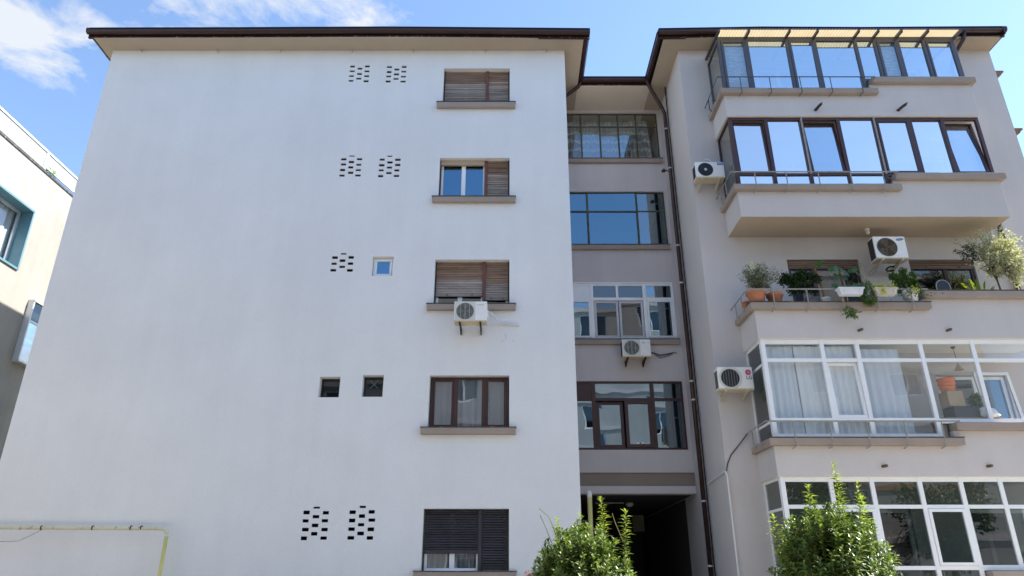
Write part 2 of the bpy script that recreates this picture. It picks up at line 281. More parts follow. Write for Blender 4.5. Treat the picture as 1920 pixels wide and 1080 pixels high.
def wall_grid(mb, plane, a0, a1, z0, z1, pos, openings, reveal=0.14, mi=0, inward=1):
    """a wall sheet with real openings; plane 'y' runs along x, plane 'x' runs along y; openings (a0,a1,z0,z1[,depth])"""
    A = sorted({a0, a1, *[q for o in openings for q in o[:2]]}); Z = sorted({z0, z1, *[q for o in openings for q in o[2:4]]})
    idx = {}
    def P(a, d, z): return (a, pos + d * inward, z) if plane == 'y' else (pos + d * inward, a, z)
    def vid(a, z):
        if (a, z) not in idx: idx[(a, z)] = len(mb.v); mb.v.append(P(a, 0, z))
        return idx[(a, z)]
    for i in range(len(A) - 1):
        for k in range(len(Z) - 1):
            ca, cz = (A[i] + A[i + 1]) / 2, (Z[k] + Z[k + 1]) / 2
            if any(o[0] < ca < o[1] and o[2] < cz < o[3] for o in openings): continue
            mb.f.append((vid(A[i], Z[k]), vid(A[i + 1], Z[k]), vid(A[i + 1], Z[k + 1]), vid(A[i], Z[k + 1]))); mb.m.append(mi)
    for o in openings:
        d = o[4] if len(o) > 4 else reveal; x0, x1, q0, q1 = o[:4]
        mb.quad(P(x0, 0, q1), P(x1, 0, q1), P(x1, d, q1), P(x0, d, q1), mi); mb.quad(P(x0, 0, q0), P(x0, d, q0), P(x1, d, q0), P(x1, 0, q0), mi)
        mb.quad(P(x0, 0, q0), P(x0, 0, q1), P(x0, d, q1), P(x0, d, q0), mi); mb.quad(P(x1, 0, q0), P(x1, d, q0), P(x1, d, q1), P(x1, 0, q1), mi)
def arc(c, r, a0, a1, n, f): return [f(c, r, a0 + (a1 - a0) * k / n) for k in range(n + 1)]

# ------------------------------------------------------------------ the ground
g = struct(MB().quad((-600, -600, 0), (600, -600, 0), (600, 600, 0), (-600, 600, 0)).build('ground', 'earth'))
struct(MB().quad((-60, -6.4, 0.004), (60, -6.4, 0.004), (60, 6.2, 0.004), (-60, 6.2, 0.004)).build('road', 'asphalt'))
struct(MB().box(-60, 60, 6.2, 14.68, -0.02, 0.12).build('pavement', 'paving'))
struct(MB().box(-60, 60, 6.05, 6.2, -0.02, 0.125).build('kerb', 'kerb', bevel=0.02))

# ------------------------------------------------------------------ the apartment building
YF, YR, ZS = 14.7, 17.25, 14.51          # wing fronts, recessed bay front, soffit height
XL, X1, X2, XR = -10.52, 1.38, 4.38, 12.57
YB = 27.0
B = thing('apartment_building', 'pale grey five-storey apartment block with dark brown eaves, glazed balconies and a recessed middle bay', 'building', (0, YF, 0))
FL = [1.78, 4.56, 7.32, 10.06, 12.80]; TOPS = [2.94, 5.69, 8.44, 11.19, 13.93]
op = [(-1.77, -0.06, FL[k], TOPS[k], 0.27) for k in range(5)]
op += [(-3.21, -2.73, 8.03, 8.52, 0.16), (-4.13, -3.69, 5.21, 5.66, 0.23), (-3.21, -2.76, 5.22, 5.70, 0.23)]
VENTS = []
def vent_holes(x0, ztop, outer, inner, inner_up, pitch, lean=0.0):
    hs = []
    for c in range(3):
        n = inner if c == 1 else outer; zt = ztop + ((pitch * 0.5 if inner_up else -pitch * 0.5) if c == 1 else 0)
        for k in range(n):
            xx = x0 + c * 0.192 + random.uniform(-0.006, 0.006); zz = zt - k * pitch + random.uniform(-0.006, 0.006)
            h = 0.066 + random.uniform(-0.006, 0.008)
            if c == 1 and k == 0 and inner_up: h *= 0.62
            hs.append((round(xx, 4), round(xx + 0.128 + random.uniform(-0.006, 0.008), 4), round(zz - h, 4), round(zz, 4), 0.03))
    return hs
for a in ((-4.22, 14.03, 4, 3, False, 0.157), (-3.26, 14.01, 4, 3, False, 0.155), (-4.19, 11.19, 4, 4, True, 0.155), (-3.25, 11.18, 4, 4, True, 0.155), (-4.16, 8.53, 3, 3, True, 0.16), (-4.17, 2.90, 4, 4, True, 0.163), (-3.25, 2.91, 4, 4, True, 0.163)):
    VENTS.append(vent_holes(*a))
for hs in VENTS: op += hs
mb = MB(); wall_grid(mb, 'y', XL, X1, 0, ZS, YF, op); mb.build('facade_wall', 'wall_paint', B)
for hs in VENTS:
    m2 = MB()
    for (x0, x1, z0, z1, d) in hs:
        m2.box(x0 - .012, x1 + .012, YF + .0295, YF + .42, z0 - .012, z1 + .012); del m2.f[-4]; del m2.m[-4]
    m2.build('vent_backing', 'rust_and_vent_shade', B)  # dark lining puts the shade deep in the holes into its colour
mb = MB(); mb.quad((XL, YF, 0), (XL, YB, 0), (XL, YB, ZS), (XL, YF, ZS)); mb.quad((X1, YF, 0), (X1, YB, 0), (X1, YB, ZS), (X1, YF, ZS)); mb.quad((XL, YB, 0), (X1, YB, 0), (X1, YB, ZS), (XL, YB, ZS)); mb.build('side_wall', 'wall_paint', B)
# recessed bay
bay_op = [(1.48, 4.28, 12.80, 14.42), (1.48, 4.28, 10.05, 11.74), (1.48, 4.28, 7.35, 8.96), (1.48, 4.28, 4.54, 6.25)]
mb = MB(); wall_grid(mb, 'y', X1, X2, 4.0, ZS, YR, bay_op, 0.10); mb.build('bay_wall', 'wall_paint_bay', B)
MB().box(X1 + .002, X2 - .002, YR + 0.03, YR + 0.3, 3.69, 4.02).build('bay_band', 'band_paint', B)
MB().box(X1 + .002, X2 - .002, YR - 0.02, YR + 0.3, 3.51, 3.69)  .build('bay_beam', 'wall_paint_bay', B, bevel=0.008)
mb = MB(); mb.quad((X1, YR + .28, 3.53), (X2, YR + .28, 3.53), (X2, YB, 3.53), (X1, YB, 3.53)); mb.quad((X1, YB - 2, 0), (X2, YB - 2, 0), (X2, YB - 2, 3.53), (X1, YB - 2, 3.53)); mb.build('passage_ceiling', 'unlit_interior_shade', B)
MB().box(X1 + .004, X1 + .012, YR + .3, YB - 2, 0, 3.5).box(X2 - .012, X2 - .004, YR + 1.2, YB - 2, 0, 3.5).build('passage_wall', 'unlit_interior_shade', B)
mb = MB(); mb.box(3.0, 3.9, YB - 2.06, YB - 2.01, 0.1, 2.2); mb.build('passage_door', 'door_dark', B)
# right wing
wing_op = []
for k in range(5):
    wing_op += [(6.33, 7.98, FL[k] - (0.0 if k == 0 else 0.62), TOPS[k], 0.12), (9.13, 10.62, FL[k] + 0.0, TOPS[k], 0.12)]
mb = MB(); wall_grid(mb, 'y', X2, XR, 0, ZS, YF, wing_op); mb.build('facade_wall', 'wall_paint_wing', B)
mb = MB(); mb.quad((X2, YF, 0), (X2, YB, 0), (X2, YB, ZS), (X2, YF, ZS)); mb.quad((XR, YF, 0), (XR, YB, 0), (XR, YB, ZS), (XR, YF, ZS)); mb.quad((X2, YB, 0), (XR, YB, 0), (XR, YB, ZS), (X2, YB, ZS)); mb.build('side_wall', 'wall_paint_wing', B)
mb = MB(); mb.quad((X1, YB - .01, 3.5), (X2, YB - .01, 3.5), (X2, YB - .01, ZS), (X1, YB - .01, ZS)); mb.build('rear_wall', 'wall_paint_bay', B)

# eaves: plaster soffit slabs, fascia, gutters, roofs
OV = 0.47; OL = 0.25; OR = 0.02
mb = MB()
mb.box(XL - OL, X1 + OV, YF - OV, YB + OV, ZS, ZS + 0.07); mb.build('soffit', 'soffit_paint', B, bevel=0.006)
MB().box(X1 + OV, X2 - OV, YR - 1.12, YB, ZS + .002, ZS + 0.072).build('soffit', 'soffit_paint_bounce', B, bevel=0.006)
MB().box(X2 - OV, XR + OR, YF - OV, YB + OV, ZS, ZS + 0.07).build('soffit', 'soffit_paint', B, bevel=0.006)
def hip(x0, x1, y0, y1, z, pitch, name):
    w = min(x1 - x0, y1 - y0) / 2; h = w * math.tan(R(pitch)); m = MB()
    a, b = ((x0 + w, (y0 + y1) / 2), (x1 - w, (y0 + y1) / 2)) if x1 - x0 > y1 - y0 else (((x0 + x1) / 2, y0 + w), ((x0 + x1) / 2, y1 - w))
    A, Bq = (a[0], a[1], z + h), (b[0], b[1], z + h); c = [(x0, y0, z), (x1, y0, z), (x1, y1, z), (x0, y1, z)]
    if x1 - x0 > y1 - y0: m.poly([c[0], c[1], Bq, A]); m.poly([c[1], c[2], Bq]); m.poly([c[2], c[3], A, Bq]); m.poly([c[3], c[0], A])
    else: m.poly([c[0], c[1], A]); m.poly([c[1], c[2], Bq, A]); m.poly([c[2], c[3], Bq]); m.poly([c[3], c[0], A, Bq])
    m.poly([(x0, y0, z - .02), (x1, y0, z - .02), (x1, y1, z - .02), (x0, y1, z - .02)])
    for i in range(4):
        p, q = c[i], c[(i + 1) % 4]; m.quad((p[0], p[1], z - .02), (q[0], q[1], z - .02), q, p)
    return m.build(name, 'roof_metal', B)
hip(XL - OL - .06, X1 + OV + .06, YF - OV - .06, YB + OV, ZS + 0.215, 17, 'roof'); hip(X2 - OV - .06, XR + OR + .04, YF - OV - .06, YB + OV, ZS + 0.215, 17, 'roof')
mb = MB(); mb.quad((X1 + OV, YR - 1.2, ZS + .19), (X2 - OV, YR - 1.2, ZS + .19), (X2 - OV, YB, ZS + 2.4), (X1 + OV, YB, ZS + 2.4)); mb.build('roof', 'roof_metal', B)
def gutter(pts, outward):
    """half-round gutter swept along an eave with a fascia board behind it, straps and tile edge; pts (x,y,z), outward unit vector"""
    o = Vector(outward); m = MB(); n = 7
    prof = [(0.0, 0.085)] + [(0.075 - 0.075 * math.cos(math.pi * k / n), -0.075 * math.sin(math.pi * k / n)) for k in range(n + 1)] + [(0.15, 0.035), (0.162, 0.035), (0.162, 0.024)]
    P = [Vector(p) for p in pts]; i0 = len(m.v)
    for p in P:
        for (d, h) in prof: m.v.append(tuple(p + o * d + Vector((0, 0, h))))
    L_ = len(prof)
    for k in range(len(P) - 1):
        for q in range(L_ - 1):
            a = i0 + k * L_ + q; m.f.append((a, a + 1, a + 1 + L_, a + L_)); m.m.append(0)
    for k in range(len(P) - 1):                                  # straps and seams
        a, b = P[k], P[k + 1]; L = (b - a).length; t = (b - a).normalized(); s = 0.35
        while s < L:
            c = a + t * s
            for q in range(L_ - 1):
                d0, h0 = prof[q]; d1, h1 = prof[q + 1]; e = 0.004
                p0 = c + o * (d0 + e) + Vector((0, 0, h0 - e)); p1 = c + o * (d1 + e) + Vector((0, 0, h1 - e)); w = t * 0.012
                m.quad(tuple(p0 - w), tuple(p0 + w), tuple(p1 + w), tuple(p1 - w))
            s += 0.83
    g = m.build('gutter', 'brown_metal', B)
    f = MB()                                                     # fascia board under the tiles
    for k in range(len(P) - 1):
        a, b = P[k], P[k + 1]
        f.quad(tuple(a + Vector((0, 0, -.13))), tuple(b + Vector((0, 0, -.13))), tuple(b + Vector((0, 0, .10))), tuple(a + Vector((0, 0, .10))))
        f.quad(tuple(a - o * .05 + Vector((0, 0, -.13))), tuple(b - o * .05 + Vector((0, 0, -.13))), tuple(b + Vector((0, 0, -.13))), tuple(a + Vector((0, 0, -.13))))
        f.quad(tuple(a + o * .17 + Vector((0, 0, .052))), tuple(b + o * .17 + Vector((0, 0, .052))), tuple(b - o * .02 + Vector((0, 0, .115))), tuple(a - o * .02 + Vector((0, 0, .115))))
    f.build('fascia', 'brown_metal', B)
    fl = MB(); nfl = int(sum((P[k + 1] - P[k]).length for k in range(len(P) - 1)) * 5)
    for _ in range(nfl):                                         # flakes of old paint along the lower edge
        k = random.randrange(len(P) - 1); t = random.random(); c = P[k].lerp(P[k + 1], t) + o * 0.003 + Vector((0, 0, -.123 + random.uniform(0, .018)))
        d = (P[k + 1] - P[k]).normalized() * random.uniform(.006, .035); h = Vector((0, 0, random.uniform(.003, .008)))
        fl.quad(tuple(c - d), tuple(c + d), tuple(c + d * .6 + h), tuple(c - d * .7 + h))
    fl.build('paint_flakes', 'flaked_paint', B)['kind'] = 'stuff'
GY = YF - OV - 0.002; gz = ZS + 0.135
gutter([(XL - OL - .15, GY, gz), (-7, GY, gz + .012), (-3.4, GY, gz + .035), (-2.4, GY, gz + .03), (X1 + OV + .15, GY, gz - .02)], (0, -1, 0))
gutter([(X2 - OV - .15, GY, gz - .02), (6.4, GY, gz + .035), (9.0, GY, gz + .02), (XR + OR + .12, GY, gz + .05)], (0, -1, 0))
gutter([(XL - OL, YB, gz), (XL - OL, GY, gz)], (-1, 0, 0)); gutter([(X1 + OV, GY, gz), (X1 + OV, YR - 1.0, gz)], (1, 0, 0)); gutter([(X2 - OV, YR - 1.0, gz), (X2 - OV, GY, gz)], (-1, 0, 0))
gutter([(X1 + OV, YR - 1.13, gz + .005), (X2 - OV, YR - 1.13, gz + .005)], (0, -1, 0)); MB().box(XR + OR + .003, XR + OR + .03, GY - .16, YB, ZS + .005, ZS + .2).build('verge_board', 'brown_metal', B)
for x in (-9.75, -7.75, -6.1, -4.2, -2.6, -0.7, 0.9):           # small hooks left in the plaster under the eaves
    MB().tube([(x, YF - .005, ZS - .05), (x + .01, YF - .06, ZS - .045), (x + .015, YF - .07, ZS - .01)], 0.014, 6).build('hook', 'soffit_paint', B)
m = MB()
for (x, z) in ((-.16, 6.60), (-.13, 6.56), (-.15, 6.50), (-.22, 6.44), (0.02, 6.45)): m.tube([(x, YF - .002, z), (x + random.uniform(.005, .02), YF - .003, z + .02), (x + random.uniform(.0, .03), YF - .002, z + .05)], .004, 4)
m.build('plaster_scratch', 'rail_metal', B)
# downpipes
def pipe(pts, r, mat, name='downpipe', clamps=(), parent=B, n=12):
    o = MB().tube(pts, r, n).build(name, mat, parent, smooth=True)
    for c in clamps: MB().tube([(c[0], c[1], c[2] - .018), (c[0], c[1], c[2] + .018)], r + .008, n).build('clamp', 'hub_grey', o)
    return o
px, py = X2 - .09, 16.35
pipe([(3.80, 16.02, ZS + .10), (3.84, 16.06, ZS - .02), (3.95, 16.12, ZS - .22), (px - .06, py - .03, ZS - .62), (px, py, ZS - .80), (px, py, ZS - 1.0), (px, py, 0.15)], 0.052, 'brown_metal', clamps=[(px, py, z) for z in (13.2, 11.93, 9.6, 8.55, 6.0, 5.55, 3.25, 1.9)])
MB().tube([(px + .04, py - .17, ZS), (px + .05, py - .17, 8.0), (px + .04, py - .17, 0.1)], 0.016, 6).build('cable', 'cable_black', B, smooth=True)
pipe([(X1 + OV + .08, 16.05, ZS + .10), (X1 + OV + .02, 16.1, ZS - .05), (X1 + .12, 16.25, ZS - .28), (X1 + .07, 16.3, ZS - .6), (X1 + .07, 16.3, 0.2)], 0.05, 'brown_metal')
pipe([(11.62, GY - .08, ZS + .10), (11.60, GY - .02, ZS - .06), (11.45, YF - .2, ZS - .35), (11.40, YF - .08, ZS - .6), (11.40, YF - .08, 0.2)], 0.052, 'brown_metal', clamps=[(11.40, YF - .08, z) for z in (8.9, 7.6, 6.2)])
pipe([(XL - .15, YF + 1.6, ZS + .05), (XL - .1, YF + 1.2, ZS - .2), (XL - .08, YF + .9, ZS - .5), (XL - .08, YF + .9, 0.1)], 0.05, 'brown_metal')
for (z, y) in ((13.95, YF + .1), (12.15, YF + .1)):              # worn corbels of the side balconies showing past the right corner
    mb = MB(); mb.prism([(XR, z), (XR + .30, z), (XR + .31, z - .05), (XR + .24, z - .07), (XR + .22, z - .14), (XR + .10, z - .22), (XR + .07, z - .32), (XR, z - .34)], 1, y, y + 1.4); mb.build('corbel', 'tile_brown', B, bevel=0.015)

# ------------------------------------------------------------------ window builder
def room(x0, x1, z0, z1, y, d=2.2, mat='room_paint', parent=B):
    m = MB(); a, b, c, e = x0 - .25, x1 + .25, z0 - .5, z1 + .12
    m.quad((a, y + d, c), (b, y + d, c), (b, y + d, e), (a, y + d, e)); m.quad((a, y, c), (a, y + d, c), (a, y + d, e), (a, y, e)); m.quad((b, y, c), (b, y + d, c), (b, y + d, e), (b, y, e))
    m.quad((a, y, e), (b, y, e), (b, y + d, e), (a, y + d, e)); m.quad((a, y, c), (b, y, c), (b, y + d, c), (a, y + d, c))
    return m.build('room_interior', mat, parent)
def pane_obj(w, x0, x1, z0, z1, y, mat, tilt=0.0, side=None):
    j = random.uniform(-.007, .007) * (x1 - x0); q = random.uniform(-.012, .012) * (z1 - z0); t = math.tan(tilt) * (z1 - z0)
    m = MB()
    if side is None: m.quad((x0, y, z0), (x1, y + j, z0), (x1, y + j + q + t, z1), (x0, y + q + t, z1))
    else: m.quad((side, x0, z0), (side, x1, z0), (side, x1, z1), (side, x0, z1))
    return m.build('pane', mat, w)
def sash(w, x0, x1, z0, z1, y, fw, d, mat, gmat, tilt=0.0):
    m = MB(); t = math.tan(tilt)
    m.box(x0, x1, y, y + d, z0, z0 + fw); m.box(x0, x1, y, y + d, z1 - fw, z1); m.box(x0, x0 + fw, y, y + d, z0 + fw, z1 - fw); m.box(x1 - fw, x1, y, y + d, z0 + fw, z1 - fw)
    if tilt: m.v = [(v[0], v[1] + (v[2] - z0) * t, v[2]) for v in m.v]
    m.build('sash', mat, w, bevel=0.003)
    pane_obj(w, x0 + fw, x1 - fw, z0 + fw, z1 - fw, y + d * .5 + fw * t, gmat, tilt)
def glazing(xs, rows, y, fw, mw, d, fmat, gmat, name='window', sashes=None, tilts=None, blank=(), gm=None, tw=None, label=None, nopane=()):
    """frame with vertical dividers xs and, bay by bay, horizontal dividers rows[i]; one pane per cell, some in their own sash"""
    m = MB(); n = len(xs) - 1; rows = rows if isinstance(rows[0], (list, tuple)) else [rows] * n; tw = tw or mw
    sashes = sashes or {}; tilts = tilts or {}; gm = gm or {}
    cells = []
    for i in range(n):
        x0 = xs[i] + (fw if i == 0 else mw / 2); x1 = xs[i + 1] - (fw if i == n - 1 else mw / 2); r = rows[i]
        for k, z in enumerate(r):
            a, b = (z, z + fw) if k == 0 else (z - fw, z) if k == len(r) - 1 else (z - tw / 2, z + tw / 2)
            m.box(x0, x1, y + .004, y + d - .004, a, b)
        for k in range(len(r) - 1):
            z0 = r[k] + (fw if k == 0 else tw / 2); z1 = r[k + 1] - (fw if k == len(r) - 2 else tw / 2); cells.append((i, k, x0, x1, z0, z1))
    for i, x in enumerate(xs):
        rr = rows[min(i, n - 1)]; r2 = rows[max(i - 1, 0)]; z0 = min(rr[0], r2[0]); z1 = max(rr[-1], r2[-1])
        a, b = (x, x + fw) if i == 0 else (x - fw, x) if i == n else (x - mw / 2, x + mw / 2)
        m.box(a, b, y, y + d, z0, z1)
    w = m.build(name, fmat, B, bevel=0.004, label=label)
    for (i, k, x0, x1, z0, z1) in cells:
        gg = gm.get((i, k), gmat)
        if (i, k) in nopane: continue
        if (i, k) in blank: MB().box(x0, x1, y + d * .35, y + d * .6, z0, z1).build('panel', fmat, w); continue
        if (i, k) in sashes: sash(w, x0 + .004, x1 - .004, z0 + .004, z1 - .004, y - .012 if not (i, k) in tilts else y + .012, sashes[(i, k)], d * .8, fmat, gg, tilts.get((i, k), 0.0))
        else: pane_obj(w, x0 - .005, x1 + .005, z0 - .005, z1 + .005, y + d * .5, gg)
    return w
def slats(w, x0, x1, z0, z1, y, pitch, mats, droop=0.0, bar=0.07, split=0.35):
    n = int(round((z1 - z0 - bar) / pitch)); p = (z1 - z0 - bar) / n; h = p * 0.5
    prof = [(0.0, -h + .003), (-0.012, -h * .55), (-0.014, 0), (-0.010, h * .6), (0.0, h - .001), (0.008, h - .001), (0.008, -h + .003)]
    me = None
    for k in range(n):
        zc = z1 - (k + .5) * p; m = MB(); dz = random.uniform(-droop, droop); de = random.uniform(-droop, droop)
        m.prism([(y + a + random.uniform(-.002, .002), zc + b) for a, b in prof], 0, x0, x1)
        m.v = [(v[0], v[1], v[2] + dz + de * math.sin((v[0] - x0) * 3)) for v in m.v]
        m.build('slat', mats[0] if k < n * split + random.uniform(-1, 1) else mats[1], w)
    m = MB(); m.box(x0, x1, y - .014, y + .01, z0, z0 + bar); m.build('bottom_bar', mats[1], w, bevel=0.004)
    for x in (x0 + (x1 - x0) * .25, x0 + (x1 - x0) * .78): MB().box(x - .014, x + .014, y - .03, y - .014, z0 + .03, z0 + .05).build('stop', 'rust_and_vent_shade', w)
def sill(x0, x1, z, h=.135, y=YF, out=.11, mat='trim_paint', flash=True):
    o = MB().box(x0, x1, y - out, y + .02, z - h, z).build('window_sill', mat, B, bevel=0.008)
    if flash: MB().box(x0 - .012, x1 + .012, y - out - .014, y + .12, z + .002, z + .016).build('sill_flashing', 'dark_flashing', o)
    return o

# left-wing windows with roller shutters
X0w, X1w = -1.77, -0.06
for k in range(5): sill(-1.90, 0.08, FL[k] - .012, .135 if k < 4 else .15)
MX = -0.64
yw = YF + .19
def shutter_window(k, gm, fm, left_to, right_to, mats, pitch, droop, split, white=True, pole='wood_pole'):
    z0, z1 = FL[k], TOPS[k]
    if white: w = glazing([X0w + .03, -1.19, MX - .02, X1w - .03], [z0, z1 - .02], yw, .055, .10, .05, fm, gm, name='window', sashes={})
    else: w = glazing([X0w + .02, MX, X1w - .02], [z0, z1], yw, .05, .05, .05, fm, gm, name='window')
    MB().box(MX - .035, MX + .035, YF + .115, YF + .185, z0 + .002, z1 - .002).build('shutter_post', pole, w, bevel=.004)
    for x in (X0w + .002, X1w - .034): MB().box(x, x + .032, YF + .12, YF + .18, z0 + .002, z1 - .002).build('shutter_guide', 'rust_and_vent_shade', w)
    if left_to is not None: slats(w, X0w + .03, MX - .036, left_to, z1 - .01, YF + .155, pitch, mats, droop, split=split)
    if right_to is not None: slats(w, MX + .036, X1w - .03, right_to, z1 - .01, YF + .155, pitch, mats, droop, split=split)
    room(X0w, X1w, z0, z1, YF + .28); return w
shutter_window(4, 'glass_dark', 'pvc_white', 12.82, 12.82, ('wood_brown', 'wood_grey'), .062, .006, .35)
w4 = shutter_window(3, 'glass_blue', 'pvc_white', None, 10.08, ('wood_brown', 'wood_grey'), .062, .006, .3)
MB().box(X0w + .03, MX - .04, YF + .11, YF + .18, 11.06, 11.185).build('shutter_box', 'soffit_paint', w4)
shutter_window(2, 'glass_plain', 'pvc_white', 7.58, 7.49, ('wood_brown', 'wood_grey'), .058, .003, .6)
shutter_window(0, 'glass_plain', 'pvc_white', 2.10, 1.80, ('navy_slat', 'navy_slat'), .048, .001, .5, pole='navy_slat')
glazing([X0w + .02, -1.21, -0.60, X1w - .02], [FL[1], TOPS[1]], YF + .15, .055, .10, .06, 'pvc_brown', 'glass_plain', sashes={(0, 0): .035, (2, 0): .035}); room(X0w, X1w, FL[1], TOPS[1], YF + .28)
glazing([-3.20, -2.74], [8.035, 8.515], YF + .10, .03, .05, .05, 'pvc_white', 'glass_blue', sashes={(0, 0): .05}); room(-3.21, -2.73, 8.03, 8.52, YF + .17, .8)
glazing([-4.125, -3.695], [5.215, 5.655], YF + .18, .03, .05, .04, 'pvc_dark', 'glass_black'); room(-4.13, -3.69, 5.21, 5.66, YF + .24, .8, 'unlit_interior_shade')
wl = glazing([-3.205, -2.765], [5.225, 5.695], YF + .18, .03, .05, .04, 'pvc_dark', 'glass_black'); room(-3.21, -2.76, 5.22, 5.70, YF + .24, .8, 'unlit_interior_shade')
mb = MB()
for k in range(-4, 6):                                           # diagonal lattice behind the small pane
    for s in (1, -1):
        xa = -2.985 + k * .09; z0, z1 = 5.44, 5.62; pts = [(xa, z0), (xa + s * (z1 - z0), z1)]
        if all(-3.16 < p[0] < -2.81 for p in pts): mb.tube([(pts[0][0], YF + .17, z0), (pts[1][0], YF + .17, z1)], .007, 4)
mb.build('lattice', 'blue_metal', wl)

# bay windows
for (x1_, z) in ((4.31, 12.785), (4.29, 10.035), (4.30, 7.335)): sill(X1 + .01, x1_, z, .13, YR, .09)
glazing([1.48, 2.03, 2.58, 3.12, 3.65, 4.28], [12.80, 13.96, 14.42], YR + .04, .035, .045, .04, 'steel_green', 'glass_plain', name='window', tw=.03, gm={(1, 0): 'glass_lace', (2, 0): 'glass_lace', (3, 0): 'glass_lace'}); room(1.48, 4.28, 12.80, 14.42, YR + .11, 2.6)
glazing([1.48, 2.11, 3.49, 4.28], [10.05, 11.13, 11.74], YR + .04, .035, .055, .04, 'steel_green', 'glass_tinted', name='window', tw=.04, gm={(1, 0): 'glass_bay', (0, 0): 'glass_bay', (0, 1): 'glass_bay', (1, 1): 'glass_bay'}); room(1.48, 4.28, 10.05, 11.74, YR + .11, 2.6)
glazing([1.48, 2.11, 3.51, 4.28], [[7.35, 8.49, 8.93]] * 3, YR + .02, .06, .09, .06, 'pvc_white', 'glass_tinted', name='window', tw=.08, blank=((0, 1),), sashes={(0, 0): .045, (2, 0): .045}, nopane=((1, 0), (1, 1)))
wb = [o for o in B.children if o.name.startswith('window')][-1]
for (a, b) in ((2.165, 2.80), (2.82, 3.455)): sash(wb, a, b, 7.42, 8.44, YR + .05, .06, .04, 'hub_grey', 'glass_dark')
MB().box(2.76, 2.82, YR + .025, YR + .075, 8.53, 8.87).build('mullion', 'pvc_white', wb)
for (a, b) in ((2.165, 2.755), (2.825, 3.455)): pane_obj(wb, a - .005, b + .005, 8.53, 8.87, YR + .05, 'glass_plain')
MB().box(1.48, 4.28, YR - .005, YR + .07, 8.93, 8.958).build('head_strip', 'pvc_white', wb)
room(1.48, 4.28, 7.35, 8.96, YR + .11, 2.6)
glazing([1.48, 2.04, 3.51, 4.28], [4.54, 5.79, 6.25], YR + .02, .055, .10, .06, 'pvc_brown', 'glass_tinted', name='window', tw=.07, blank=((0, 1),), nopane=((1, 0),))
wb = [o for o in B.children if o.name.startswith('window')][-1]
sash(wb, 2.10, 2.77, 4.60, 5.75, YR + .075, .075, .05, 'pvc_brown', 'glass_tinted', R(2.2)); sash(wb, 2.80, 3.455, 4.60, 5.75, YR + .005, .08, .055, 'pvc_brown', 'glass_tinted'); room(1.48, 4.28, 4.54, 6.25, YR + .11, 2.6)
MB().box(3.05, 3.12, YR + .024, YR + .028, 4.70, 4.722).box(3.15, 3.22, YR + .024, YR + .028, 4.70, 4.722).build('sticker', 'logo_white', wb); MB().disc(3.135, YR + .023, 4.70, .022, 12).build('sticker', 'logo_blue', wb)

# ------------------------------------------------------------------ balconies of the right wing
BX0, BX1, BY, XS = 5.05, 11.0, 13.70, 8.58
LV = [dict(z=11.70, ledge=12.42, up=12.75), dict(z=9.02, ledge=9.79, up=10.08), dict(z=6.19, ledge=6.95, up=7.21), dict(z=3.44, ledge=4.15, up=4.45), dict(z=0.0, ledge=1.40, up=1.77)]
for i, v in enumerate(LV):
    z, le, up = v['z'], v['ledge'], v['up']; m = MB(); lt, ut = .14, .15
    # parapet: front with a low and a high part, side, slab
    pr = [(BX0, z), (BX1, z), (BX1, up - ut), (XS, up - ut), (XS, le - lt), (BX0, le - lt)]
    m.prism(pr, 1, BY, BY + .12)
    m.box(BX0, BX0 + .12, BY + .12, YF - .001, z, le - lt); m.box(BX1 - .12, BX1, BY + .12, YF - .001, z, up - ut); m.box(BX0 + .12, BX1 - .12, BY + .12, YF - .001, z, z + .16)
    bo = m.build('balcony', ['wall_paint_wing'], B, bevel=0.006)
    if i < 4: MB().box(BX0 + .008, BX1 - .008, BY + .008, YF - .003, z - .004, z + .01).build('balcony_soffit', 'soffit_paint' if i == 1 else 'ceiling_white', bo)
    MB().box(BX0 - .10, XS + .12, BY - .12, BY + .16, le - lt, le).box(BX0 - .10, BX0 + .16, BY + .16, YF - .002, le - lt, le).build('ledge', 'trim_paint', bo, bevel=0.010)
    MB().box(XS + .03, BX1 + .09, BY - .12, BY + .16, up - ut, up).build('ledge', 'trim_paint', bo, bevel=0.010)
    if i in (2, 3): MB().box(BX0 - .112, XS + .13, BY - .134, BY + .17, le + .002, le + .014).build('ledge_flashing', 'dark_flashing', bo)
    if i == 2: MB().box(XS + .02, BX1 + .10, BY - .134, BY + .17, up + .002, up + .014).build('ledge_flashing', 'dark_flashing', bo)
    if i < 4 and i != 9:                                         # bent-bar railing with hooked posts
        rm = 'rail_dark' if i == 0 else 'rail_metal'; rz = le + (.26 if i != 3 else .30); ry = BY - .19; m = MB()
        m.tube([(BX0 - .16, YF - .01, rz - .02), (BX0 - .16, ry, rz), (XS + .06, ry, rz), (XS + .06, ry + .1, rz)], .016 if i else .013, 8)
        ro = m.build('railing', rm, B)
        for x in (5.42, 6.12, 6.84, 7.56, 8.28):
            MB().tube([(x, ry, rz), (x, ry, le - .08), (x + .015, ry + .015, le - .16), (x - .03, BY - .05, le - .20)], .013 if i else .010, 7).build('post', rm, ro)
        for y in (13.95, 14.35): MB().tube([(BX0 - .16, y, rz - .01), (BX0 - .16, y, le - .06), (BX0 - .10, y + .02, le - .10)], .012, 6).build('post', rm, ro)
GYb = 13.75
